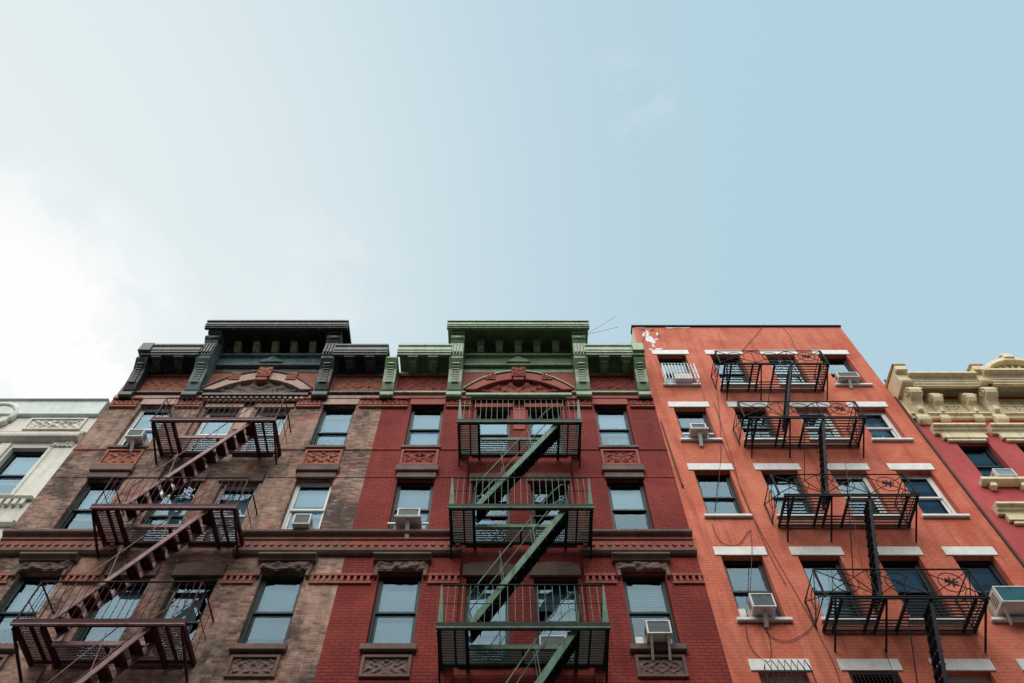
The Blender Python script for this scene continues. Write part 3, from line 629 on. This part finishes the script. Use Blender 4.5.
for i, (c, d) in enumerate(prow):
    for j, (a, b) in enumerate(pcols):
        if i == 2 or (i == 1 and j > 0) or j > 1:
            f = MB().ring(a, b, c, d, .05, .13, .2).build('window', 'dark_frame', pink); MB().add([(a+.04,.17,c+.04),(b-.04,.17,c+.04),(b-.04,.17,d-.04),(a+.04,.17,d-.04)], [(0,1,2,3)]).build('pane', 'glass_dark', f)
        else: f = window(pink, a, b, c, d, 0, **pw[(i+j) % 2])
        hd = MB().prism_x(a-.42, b+.14, [(-.02,d+.30),(.08,d+.30),(.10,d+.36),(.15,d+.39),(.17,d+.45),(.24,d+.48),(.24,d+.55),(-.02,d+.6)]).build('hood', 'cream', f, .006)
        MB().box(a-.28, b+.04, -.1, .04, d+.09, d+.30).box(a-.2, b-.04, -.07, .04, d+.002, d+.09).build('hood_block', 'cream', hd, .01)
        sl = MB().prism_x(a-.26, b+.12, [(-.12,c-.14),(.14,c-.14),(.2,c-.09),(.2,c-.002),(-.12,c-.002)]).build('sill', 'cream', f, .006)
        [MB().box(q, q+.16, -.15, .02, c-.28, c-.142).build('sill_corbel', 'cream', sl, .02) for q in (a-.1, b-.2)]
cn = MB().prism_x(PX0+.3, pc-1.25, crown(.50,.72,18.68,19.08)).prism_x(pc+1.25, PX1, crown(.50,.72,18.68,19.08)).prism_x(pc-1.05, pc+1.05, crown(.56,.8,18.68,19.12)).build('cornice', 'cream', pink, .006)
MB().box(PX0+.02, PX1, -.06, .05, 17.92, 18.66).build('frieze', 'cream', cn)
MB().prism_x(PX0+.02, PX1, [(-.02,17.72),(.08,17.72),(.1,17.80),(.16,17.84),(.16,17.9),(-.02,17.93)]).build('base_moulding', 'cream', cn, .006)
big = [(0,17.50),(.1,17.50),(.16,17.56),(.18,17.66),(.16,17.78),(.2,17.9),(.24,18.06),(.32,18.2),(.44,18.27),(.52,18.34),(.56,18.45),(.54,18.56),(.46,18.63),(.46,18.67),(0,18.67)]
sml = [(0,17.60),(.08,17.60),(.13,17.66),(.13,17.78),(.15,17.96),(.22,18.12),(.32,18.2),(.38,18.30),(.40,18.42),(.36,18.52),(.3,18.56),(.3,18.67),(0,18.67)]
for xx, pr, w in ((11.13,big,.17), (11.74,sml,.13), (12.66,sml,.13), (13.20,big,.17), (15.46,big,.17), (16.0,sml,.13), (16.9,sml,.13), (17.5,big,.17)):
    c = MB().prism_x(xx-w, xx+w, pr).build('console', 'cream', cn, .02)
    rr, zc, pp = (.14,18.44,.42) if pr is big else (.11,18.36,.29)
    for sx in (-1, 1):                          # the rolled scroll on each cheek
        MB().tube([(xx+sx*(w+.02), -pp-rr*(1-q/22)*math.cos(q*.55), zc+rr*(1-q/22)*math.sin(q*.55)) for q in range(20)], .022, 6).build('volute', 'cream', c)
    MB().box(xx-w*.45, xx+w*.45, -(.27 if pr is big else .2), -.05, 17.86, 18.1).build('leaf', 'cream', c, .03)
for i, (a, b) in enumerate(((11.92,12.46), (13.5,15.1), (16.2,16.7))):
    pn = MB().ring(a, b, 18.02, 18.34, .05, -.085, -.05).build('frieze_panel', 'cream', cn, .006); relief(MB(), a+.05, b-.05, 18.07, 18.29, -.065, .03, i+2).build('relief', 'cream', pn)
for xx in (11.0, 13.2, 15.46, 17.6):            # blocks that break the cornice
    b_ = MB().prism_x(xx-.13, xx+.2, [(-.1,18.68),(.62,18.68),(.66,18.76),(.6,18.8),(.6,19.1),(.74,19.16),(.76,19.34),(-.1,19.36)]).build('cornice_block', 'cream', cn, .012)
    MB().prism_x(xx-.15, xx+.22, [(-.1,19.365),(.77,19.365),(.77,19.42),(-.1,19.5)]).build('cap', 'rust', b_)
n = 20; ro = [(pc-1.0+2.0*i/n, 19.13+.62*math.sin(math.pi*i/n)**.8) for i in range(n+1)]; ri = [(pc+(x-pc)*.86, 19.13+(z-19.13)*.74) for x, z in ro]
pd = MB().prism_y(-.80, -.2, ro+ri[::-1]).build('pediment', 'cream', cn, .01)
MB().prism_y(-.6, -.25, ri).build('tympanum', 'cream', pd)
sh = MB()
for i in range(9):
    t = math.pi*(i+1)/10; sh.bar((pc+.3*math.cos(t),-.63,19.16+.1*math.sin(t)), (pc+.74*math.cos(t),-.63,19.16+.38*math.sin(t)), .05, .05)
sh.build('shell_rib', 'cream', pd, .01)
MB().box(pc-.14, pc+.14, -.84, -.2, 19.68, 19.86).prism_y(-.8, -.25, [(pc-.2,19.86),(pc+.2,19.86),(pc+.08,19.96),(pc-.08,19.96)]).build('finial', 'cream', pd, .02)

# ------------------------------------------------------------------ the pale stone house on the left
LX0, LX1 = -18.8, -11.185
pale = thing('pale_stone_building', 'pale grey stone house at left edge with carved parapet panel', 'building', (LX0+LX1)/2, 0, GZ)
lcols = [(-12.78,-11.86), (-14.9,-13.98), (-17.0,-16.08)]; lrow = [(14.62,16.50), (11.3,13.2)]
mb = MB(); wall_sheet(mb, LX0, LX1, GZ, 18.3, [(a,b,c,d) for a, b in lcols for c, d in lrow])
for x in (LX0, LX1-.002): mb.add([(x,0,GZ),(x,15,GZ),(x,15,18.3),(x,0,18.3)], [(0,1,2,3)])
mb.add([(LX0,15,GZ),(LX1,15,GZ),(LX1,15,18.3),(LX0,15,18.3)], [(0,1,2,3)])
mb.build('wall', 'stone_white', pale)
MB().add([(LX0+.01,.01,18.1),(LX1-.01,.01,18.1),(LX1-.01,14.9,17.9),(LX0+.01,14.9,17.9)], [(0,1,2,3)]).build('roof', 'tar', pale)
fl = MB()
for z in (17.3, 14.1, 10.9): fl.box(LX0+.05, LX1-.05, .5, 14.9, z, z+.2)
fl.build('storey_floor', 'dark', pale)
pp = MB().prism_x(LX0, LX1-.004, [(-.3,17.86),(.06,17.86),(.10,17.9),(.10,18.5),(.16,18.54),(.16,18.58),(-.3,18.6)]).build('parapet', 'stone_fascia', pale, .006)
for k, (a, b) in enumerate(((-12.95,-11.42), (-16.4,-14.9))):
    panel(pale, a, b, 17.26, 17.78, 0, 'stone_white', 'stone_white', 1.1+k, .05, .06, .05)
MB().prism_x(LX0, LX1-.004, [(-.02,16.98),(.05,16.98),(.08,17.04),(.06,17.14),(-.02,17.15)]).build('brown_string', 'stone_pink', pale)
MB().prism_x(LX0, LX1-.004, [(-.02,16.72),(.06,16.72),(.18,16.78),(.2,16.86),(.16,16.94),(-.02,16.97)]).build('head_moulding', 'stone_white', pale, .006)
rl = MB()
relief(rl, -11.84, -11.25, 16.52, 16.71, -.02, .07, 4, 30, 8, False).build('carved_band', 'stone_white', pale)
for cxm in (-13.95, -17.4):
    ts = [q*math.pi/16 for q in range(33)]
    md = MB().tube([(cxm+.50*math.cos(t),-.06,17.86+.50*math.sin(t)) for t in ts[:-1]], .09, 8, True).build('medallion', 'stone_white', pale)
    MB().prism_y(-.05, .02, [(cxm+.5*math.cos(t),17.86+.5*math.sin(t)) for t in ts[:-1]]).build('disc', 'stone_white', md)
    MB().prism_y(-.13, .02, [(cxm+.14*math.cos(t),17.86+.14*math.sin(t)) for t in ts[:-1:4]]).build('boss', 'stone_white', md, .02)
for i, (c, d) in enumerate(lrow):
    for j, (a, b) in enumerate(lcols):
        f = window(pale, a, b, c, d, 0, blind=.62 if i == 0 else .8, frame='dark_frame')
        MB().prism_x(a-.12, b+.1, [(-.1,c-.1),(.1,c-.1),(.12,c-.03),(-.1,c-.002)]).build('sill', 'stone_white', f, .008)
        if j == 0:
            MB().box(a-.32, a-.06, -.07, .02, c, d+.12).build('pilaster', 'stone_white', f, .012); MB().box(b+.03, b+.12, -.03, .02, c, d).build('pilaster', 'stone_white', f, .012)
d_ = MB()
for i in range(44): d_.box(LX0+i*.172, LX0+i*.172+.1, -.09, .02, 14.25, 14.42)
d_.build('dentil', 'stone_white', pale)
MB().prism_x(LX0, LX1-.004, [(-.02,14.44),(.08,14.44),(.12,14.5),(-.02,14.53)]).build('string_course', 'stone_white', pale); MB().prism_x(LX0, LX1-.004, [(-.02,13.55),(.05,13.55),(.1,13.62),(.1,13.7),(-.02,13.74)]).build('string_course', 'stone_white', pale)

# ------------------------------------------------------------------ air conditioners and window guards
def ac(x0, x1, z, h, out, label, stand='stem', grille='grille', side=None):
    cx = (x0+x1)/2; w = x1-x0; t = .025; out *= .8
    r = thing('air_conditioner', label, 'air conditioner', cx, 0, z, 'window air conditioners')
    yb, yf = .14, -out
    c = MB().box(x0, x1, yf+.02, yb, z, z+h).build('case', 'plastic', r, .012)
    for sx in (x0, x1):
        v = MB()
        for i in range(6): v.box(sx-.004, sx+.004, yf+.08, yf+.08+(out-.12)*.8, z+h*(.2+.11*i), z+h*(.24+.11*i))
        v.build('vent', 'grille', c)
    MB().ring(x0-.004, x1+.004, z-.004, z+h+.004, t*1.3, yf-.012, yf+.019).build('bezel', 'plastic', r, .006)
    g = MB().box(x0+t, x1-t, yf+.004, yf+.018, z+t, z+h-t); n = 9
    for i in range(n): g.box(x0+t+(w-2*t)*(i+.3)/n, x0+t+(w-2*t)*(i+.55)/n, yf-.006, yf+.003, z+t, z+h-t)
    for i in range(5): g.box(x0+t, x1-t, yf-.008, yf-.0062, z+t+(h-2*t)*(i+.4)/5, z+t+(h-2*t)*(i+.55)/5)
    g.build('grille', grille, r)
    if side is not None: MB().box(side, x0 if side < x0 else x1, .19, .21, z, z+h+.04).build('side_panel', 'plastic', r)
    s = MB()
    if stand == 'stem':
        s.box(cx-.04, cx+.04, -out*.75, .02, z-.035, z-.006); s.bar((cx,-out*.7,z-.03), (cx,-.02,z-.27), .08, .03)
    elif stand == 'legs':
        for q in (x0+.07, x1-.07): MB().bar((q,-out*.92,z-.01), (q,-.02,z-.36), .045, .03).box(q-.022, q+.022, -out*.95, .1, z-.03, z-.006).build('leg', 'plastic', r)
    elif stand == 'tray':
        s.ring(x0-.04, x1+.04, z-.03, z+.02, .012, -out-.04, .1); s.box(x0-.22, x1+.2, -.12, -.08, z+.02, z+.06); s.box(cx-.05, cx+.05, -out*.9, .02, z-.07, z-.032); s.bar((cx,-out*.8,z-.05), (cx,-.04,z-.40), .09, .04)
    elif stand == 'brace':
        for q, e in ((x0+.05, .05), (x1-.05, -.05)): MB().bar((q,-out*.8,z-.01), (q+e,-.1,z-.3), .04, .03).build('brace', 'plastic', r)
    if s.v: s.build('stand', 'plastic', r)
    return r
ac(-9.86, -9.44, 16.58, .30, .38, 'white air conditioner in the highest window at left of brown tenement', 'stem')
ac(-4.82, -4.44, 13.36, .32, .34, 'air conditioner low in white framed window of brown tenement', None, side=-5.1)
ac(-2.52, -2.02, 13.52, .28, .42, 'air conditioner on white T shaped tray between red wall and green fire escape', 'tray')
ac(2.58, 3.04, 10.33, .31, .40, 'air conditioner on two legs in low right window of red tenement', 'legs', side=2.38)
ac(4.72, 5.12, 16.92, .24, .36, 'white air conditioner on single stem in second row window of orange house', 'tray')
ac(9.50, 10.12, 19.56, .26, .30, 'white air conditioner in the uppermost right window of orange house', 'stem')
ac(4.74, 5.20, 11.0, .34, .36, 'grey fronted air conditioner above looped cables on orange house', 'stem', side=4.6)
M['ac_blue'] = paint('blue_green_grille', (.03,.16,.20), (.02,.10,.13), .4, 5, bs=0)
ac(9.58, 10.26, 11.02, .40, .5, 'large white air conditioner with blue green grille beside scrolled railing', 'brace', 'ac_blue')
ac(11.74, 12.22, 15.12, .27, .25, 'air conditioner resting on cream sill of pink house', None, 'curtain')
ac(.55, 1.05, 10.06, .26, .34, 'dark bodied air conditioner behind the green fire escape platform', None)

g = thing('window_guard', 'white barred window guard in front of top left orange house window', 'window guard', 4.97, 0, 19.5)
x0, x1, z0, z1, o = 4.50, 5.44, 19.44, 20.28, .26
fr = MB()
for z in (z0, (z0+z1)/2-.1, z1): fr.tube([(x0,.03,z),(x0,-o,z),(x1,-o,z),(x1,.03,z)], .016, 5)
for x in (x0, x1): fr.bar((x,-o,z0), (x,-o,z1), .03, .03)
fr.build('frame', 'white', g)
br = MB()
for i in range(11): br.bar((x0+(x1-x0)*i/10,-o,z0), (x0+(x1-x0)*i/10,-o,z1), .018, .018)
for x in (x0, x1):
    for i in range(1, 4): br.bar((x,-o+o*i/4,z0), (x,-o+o*i/4,z1), .016, .016)
br.build('bars', 'white', g)
bx = MB().box(4.78, 5.28, -.2, .1, 19.5, 19.82); tag(bx.build('air_conditioner', 'plastic', None, .02), 'small air conditioner caged behind white window guard', 'air conditioner', 'window air conditioners')

g = thing('window_guard', 'black window guard with zigzag top in lowest left orange window', 'window guard', 4.97, 0, 7.98)
zz = MB(); x0, x1 = 4.62, 5.46
pts = []
for i in range(7): pts += [(x0+(x1-x0)*i/7, -.14, 9.70), (x0+(x1-x0)*(i+.5)/7, -.14, 9.88)]
zz.tube(pts+[(x1,-.14,9.70)], .014, 5); zz.build('crest', 'iron_black', g)
br = MB()
for i in range(8): br.bar((x0+(x1-x0)*i/7,-.14,8.0), (x0+(x1-x0)*i/7,-.14,9.70), .016, .016)
for z in (8.0, 8.8, 9.62): br.box(x0, x1, -.15, -.13, z, z+.03)
for x in (x0, x1): br.box(x-.012, x+.012, -.13, .02, 8.8, 8.83)
br.build('bars', 'iron_black', g)
g = thing('window_guard', 'plain black window guard in lowest row beneath the scrolled fire escape', 'window guard', 6.63, 0, 7.98)
br = MB()
for i in range(13): br.bar((6.2+.86*i/12,-.02,8.0), (6.2+.86*i/12,-.02,9.72), .014, .014)
br.build('bars', 'iron_black', g)
MB().box(6.19, 6.21, -.034, -.01, 8.6, 9.69).box(6.19, 7.07, -.03, -.012, 8.6, 8.63).box(6.19, 7.07, -.03, -.012, 9.3, 9.33).box(6.19,7.07,-.03,-.012,9.66,9.69).build('frame', 'iron_black', g)

# laundry on the maroon fire escape
def cloth(x, y, z, w, h, mat, name, label, seed):
    c = MB().grid(lambda u, v: (x+w*(u-.5)*(1-.25*math.sin(v*3)), y+.07*noise.noise(Vector((u*3,v*3,seed)))+.03*math.sin(u*9), z+h*(v-.5)+.04*noise.noise(Vector((u*4,seed,v*2)))), 16, 16)
    o = c.build(name, mat); m = o.modifiers.new('thick', 'SOLIDIFY'); m.thickness = .02
    return tag(o, label, name.replace('_', ' '))
cloth(*[(at(166,491,-.15))[0], -.15, at(166,491,-.15)[1]], .34, .42, 'cloth_white', 'white_towel', 'white towel bundled at brown tenement window behind maroon stairs', 1)
M['stripe'], nt, b_ = newmat('blue_white_stripes'); b_.inputs['Roughness'].default_value = .9
gg = node(nt, 'ShaderNodeNewGeometry'); wv = node(nt, 'ShaderNodeTexWave', bands_direction='Z'); wv.inputs['Scale'].default_value = 3.2; nt.links.new(gg.outputs['Position'], wv.inputs[0])
nt.links.new(mixc(nt, wv.outputs['Fac'], (.03,.10,.22), (.6,.68,.75)), b_.inputs['Base Color'])
cloth(*[(at(187,493,-.12))[0], -.12, at(187,493,-.12)[1]], .24, .34, 'stripe', 'striped_shirt', 'blue and white striped shirt drying beside white towel', 4)

# ------------------------------------------------------------------ cables, paint patch, aerials
def cable(pix, label, y=-.02, r=.007, sub=6, grp='cables on the orange wall'):
    P = [Vector((at(px, py, y)[0], y, at(px, py, y)[1])) for px, py in pix]; pts = []
    for i in range(len(P)-1):
        p0, p1, p2, p3 = P[max(0,i-1)], P[i], P[i+1], P[min(len(P)-1,i+2)]
        for k in range(sub):
            t = k/sub; pts.append(.5*((2*p1)+(p2-p0)*t+(2*p0-5*p1+4*p2-p3)*t*t+(3*p1-p0-3*p2+p3)*t**3))
    pts.append(P[-1]); return tag(MB().tube(pts, r, 5).build('cable', 'rubber'), label, 'cable', grp)
cable([(717,392),(721,440),(718,490),(714,520)], 'dark cable dropping straight past the second lintel of orange house')
cable([(712,523),(720,541),(737,545),(748,532),(752,530)], 'cable sagging in a shallow loop under the third row left sill', r=.007)
cable([(750,531),(752,548),(750,596)], 'cable running down in front of window above grey fronted air conditioner', y=-.06, r=.008)
cable([(714,402),(730,452),(745,500),(770,548),(800,600),(832,660),(842,690)], 'long cable slanting down the orange wall from the second row', r=.0065)
cable([(722,440),(742,490),(765,545),(786,585)], 'slanting cable ending beside the lowest scrolled railing', r=.0065)
cable([(805,596),(816,606),(815,620),(806,632),(788,641),(772,637),(760,622),(757,615)], 'black cable loop swinging between air conditioner and fire escape')
cable([(745,618),(748,640),(757,655),(768,662),(771,655),(770,640),(766,626)], 'black cable loop hanging under air conditioner to the zigzag guard')
cable([(884,648),(890,664),(898,690)], 'short cable under the lowest scrolled platform', r=.008)
cable([(845,460),(854,520),(862,566)], 'thin cable stretched down beside the black stairs', y=-1.1, r=.0065)
cable([(765,324),(754,337),(742,351)], 'left thin dark line slanting from the roof to the top scrolled railing', r=.0065)  # two thin dark tubes from the roof edge towards the railing
cable([(781,325),(790,336),(797,352)], 'right thin dark line slanting from the roof to the top scrolled railing', r=.0065)
cable([(885,345+35),(905,410),(935,450),(965,489),(1000,534),(1030,573)], 'thick dark cable following the joint between orange and pink house', y=-.03, r=.035)
cable([(661,421),(672,455),(683,487)], 'dark cable along the joint between red and orange house', y=-.03, r=.02)

def blob(pts, y, mat, name):
    P = [at(px, py) for px, py in pts]; return MB().prism_y(y-.004, y, P), mat, name
pt = thing('wall_painting', 'ragged white painted figure flaking on orange wall corner above green cornice', 'graffiti', at(650,340)[0], 0, at(650,340)[1])
for pts, mat, nm in (([(641.8,334.5),(644,333),(647,330.5),(649.2,333),(648.3,335.3),(651.5,337),(655,340.3),(655.8,343),(653,344),(650,342),(646.5,341.2),(645.2,339),(646.3,336.6),(643.5,337)], 'peel', 'body'),
                 ([(640.5,329.3),(644,328.6),(645,330.6),(641.5,331)], 'peel_dark', 'patch'), ([(650,329.6),(654,328.8),(654.4,330.8),(650.6,331.4)], 'peel_dark', 'patch'),
                 ([(658.3,334),(660.2,335.6),(659.6,337.8),(658,337)], 'peel_dark', 'patch'), ([(656,332.5),(658,333),(657.8,336),(656.2,335)], 'peel', 'patch'),
                 ([(654,339.5),(658.6,338.4),(658,339.6),(654.6,340.6)], 'peel', 'patch'), ([(651.5,344.5),(653.6,344.6),(655.4,347.4),(652.4,346.6)], 'peel', 'patch'),
                 ([(648.6,348.8),(653,349),(651.6,350.1),(649.2,350)], 'peel', 'patch'), ([(656,348.4),(663.4,348.2),(661,349.9),(655,350)], 'peel', 'patch'),
                 ([(646,331.8),(646.5,332.4),(643,343),(641.9,342.6)], 'peel_dark', 'patch'),
                 ([(634,327.2),(646,326.9),(645,327.8),(636,328)], 'peel', 'patch'), ([(664,327.2),(692,326.8),(688,328.4),(678,327.9),(668,328.6)], 'peel', 'patch')):
    m_, a_, n_ = blob(pts, -.002, mat, nm); m_.build(n_, a_, pt)

an = thing('roof_aerial', 'thin bent wire aerial on red tenement roof beside orange house', 'aerial', 2.9, .8, 20.0)
mb = MB(); a0 = at(590,333,.8); a1 = at(616,316,.8); a2 = at(618,327,.8)
mb.tube([(a0[0]-.1,.8,20.0), (a0[0]-.05,.8,a0[1]), (a1[0],.8,a1[1])], .01, 5).build('wire', 'steel', an)
MB().tube([(a0[0]-.1,.8,a0[1]-.1), (a2[0],.8,a2[1])], .008, 5).build('wire', 'steel', an)
an = thing('roof_aerial', 'tiny twig like aerial on top of green crown', 'aerial', 2.0, .2, 21.7)
t0 = at(572,321,-.3); MB().tube([(t0[0],-.3,21.7), (t0[0]+.12,-.3,21.98)], .018, 5).build('mast', 'steel', an)
MB().tube([(t0[0]-.12,-.3,21.78), (t0[0]+.06,-.3,21.86)], .012, 5).tube([(t0[0]+.0,-.3,21.8), (t0[0]+.14,-.3,21.84)], .012, 5).build('rod', 'steel', an)

# ------------------------------------------------------------------ street
def struct(o): o['kind'] = 'structure'; return o
def sheet(x0, x1, y0, y1, z): return MB().add([(x0,y0,z),(x1,y0,z),(x1,y1,z),(x0,y1,z)], [(0,1,2,3)])
struct(sheet(-600, 600, -600, 600, GZ-.17).build('ground', 'ground'))
struct(sheet(-300, 300, -14.2, -4.6, GZ-.14).build('road', 'asphalt'))
struct(MB().box(-300, 300, -4.6, -.0, GZ-.165, GZ-.004).build('pavement', 'concrete'))
struct(MB().box(-300, 300, -18.2, -14.2, GZ-.165, GZ-.004).build('pavement', 'concrete'))
lm = MB()
for i in range(-20, 21): lm.box(i*9-1.5, i*9+1.5, -9.46, -9.34, GZ-.139, GZ-.134)
struct(lm.build('road_marking', 'white'))

for k, (x0, x1, h, mt) in enumerate(((-34,-18,23.5,'brick_brown'), (-18,-6.5,24.3,'stone_brown'), (-6.5,6,23.8,'brick_brown'), (6,18,24.5,'stone_brown'), (18,34,23.6,'brick_brown'))):  # unseen houses, added and sized to shade the lower storeys
    b_ = thing('shading_building', ['added brown brick shading block across the street, far left', 'added brownstone shading block across the street, left of centre', 'added brown brick shading block directly across the street', 'added brownstone shading block across the street, right of centre', 'added brown brick shading block across the street, far right'][k], 'building', (x0+x1)/2, -24, GZ)
    cols = [(x0+1.1+i*2.1, x0+2.1+i*2.1) for i in range(int((x1-x0-1)/2.1))]; hs = [(a,b,GZ+3.9+3.1*q,GZ+5.7+3.1*q) for a, b in cols for q in range(int((h-5)/3.1))]
    m_ = MB(); tmp = MB(); wall_sheet(tmp, x0, x1, GZ, GZ+h, hs, 0, .2)
    m_.add([(x,-18.2-y,z) for x, y, z in tmp.v], tmp.f); m_.box(x0, x1, -30, -18.6, GZ, GZ+h); m_.build('wall', mt, b_)
    MB().box(x0-.1, x1+.1, -18.6, -17.8, GZ+h, GZ+h+.6).build('cornice', 'slate', b_)

# ------------------------------------------------------------------ sky, sun, camera
SUN_EL, SUN_AZ = R(54), R(190)               # azimuth measured from +Y clockwise: behind the camera, to the left
w = bpy.data.worlds.new('World'); sc.world = w; w.use_nodes = True; nt = w.node_tree
bg = nt.nodes['Background']
sky = node(nt, 'ShaderNodeTexSky', sky_type='NISHITA'); sky.sun_disc = False; sky.sun_elevation = SUN_EL; sky.sun_rotation = SUN_AZ
sky.air_density = 1.0; sky.dust_density = .6; sky.ozone_density = 1.5
tc = node(nt, 'ShaderNodeTexCoord')
def gauss(dirv, lo, hi):
    d = node(nt, 'ShaderNodeVectorMath', operation='DOT_PRODUCT'); d.inputs[1].default_value = Vector(dirv).normalized(); nt.links.new(tc.outputs['Generated'], d.inputs[0])
    r = node(nt, 'ShaderNodeMapRange', interpolation_type='SMOOTHSTEP'); r.inputs[1].default_value = lo; r.inputs[2].default_value = hi; nt.links.new(d.outputs['Value'], r.inputs[0]); return r.outputs[0]
def camdir(px, py):
    f = Vector((0, math.cos(PITCH), math.sin(PITCH))); u = Vector((0, -math.sin(PITCH), math.cos(PITCH))); return (f+Vector((1,0,0))*(px-510)/796+u*(341.5-py)/796).normalized()
def mth(op, a, b):
    n = node(nt, 'ShaderNodeMath', operation=op, use_clamp=True)
    for i, v in enumerate((a, b)):
        if hasattr(v, 'links'): nt.links.new(v, n.inputs[i])
        else: n.inputs[i].default_value = v
    return n.outputs[0]
nz = noise_fac(nt, tc.outputs['Generated'], 7, .43, .59, 10, .6, .3)
haze = mth('POWER', gauss(camdir(-300,290), .15, 1.02), 3.5)                     # the bright hazy veil at left
core = gauss(camdir(-80,440), .945, .988)                    # the white cloud
cl = mth('MULTIPLY', mth('POWER', core, .6), mth('ADD', mth('MULTIPLY', nz, .85), mth('MULTIPLY', core, .65)))
wisp = mth('MULTIPLY', mth('MULTIPLY', gauss(camdir(630,92), .9975, .9999), noise_fac(nt, tc.outputs['Generated'], 16, .45, .75, 8, .6)), .22)
wisp2 = mth('MULTIPLY', mth('MULTIPLY', gauss(camdir(300,322), .985, .9995), nz), .25)
S = .10
sk = node(nt, 'ShaderNodeVectorMath', operation='SCALE'); nt.links.new(sky.outputs[0], sk.inputs[0]); sk.inputs['Scale'].default_value = S
c0 = mixc(nt, .84, sk.outputs[0], (.525,.735,.835))             # thin milky air
c1 = mixc(nt, haze, c0, (.80,.87,.885))
c2 = mixc(nt, mth('MAXIMUM', cl, mth('MAXIMUM', wisp, wisp2)), c1, (1.0,1.0,.99))
nt.links.new(c2, bg.inputs[0]); bg.inputs[1].default_value = 1.0

sl = bpy.data.lights.new('sun', 'SUN'); sl.energy = 4.7; sl.angle = R(60); sl.color = (1, .95, .88)
so = bpy.data.objects.new('sun', sl); col.objects.link(so); so.location = (-20,-30,40)
dv = Vector((math.sin(SUN_AZ)*math.cos(SUN_EL), math.cos(SUN_AZ)*math.cos(SUN_EL), math.sin(SUN_EL)))
so.rotation_euler = dv.to_track_quat('Z', 'Y').to_euler()

cam = bpy.data.cameras.new('camera'); co = bpy.data.objects.new('camera', cam); col.objects.link(co); sc.camera = co
cam.sensor_width = 36; cam.lens = 36*796/1024; cam.clip_end = 3000; cam.clip_start = .05; cam.shift_x = 2/1024
co.location = (0, -D, H); co.rotation_euler = (math.pi/2+PITCH, 0, 0)
sc.render.resolution_x, sc.render.resolution_y = 1024, 683
sc.view_settings.view_transform = 'Standard'; sc.view_settings.look = 'None'; sc.view_settings.gamma = 1; sc.view_settings.exposure = 0
sc.render.engine = 'CYCLES'; sc.cycles.use_denoising = True; sc.cycles.max_bounces = 8; sc.cycles.transparent_max_bounces = 12
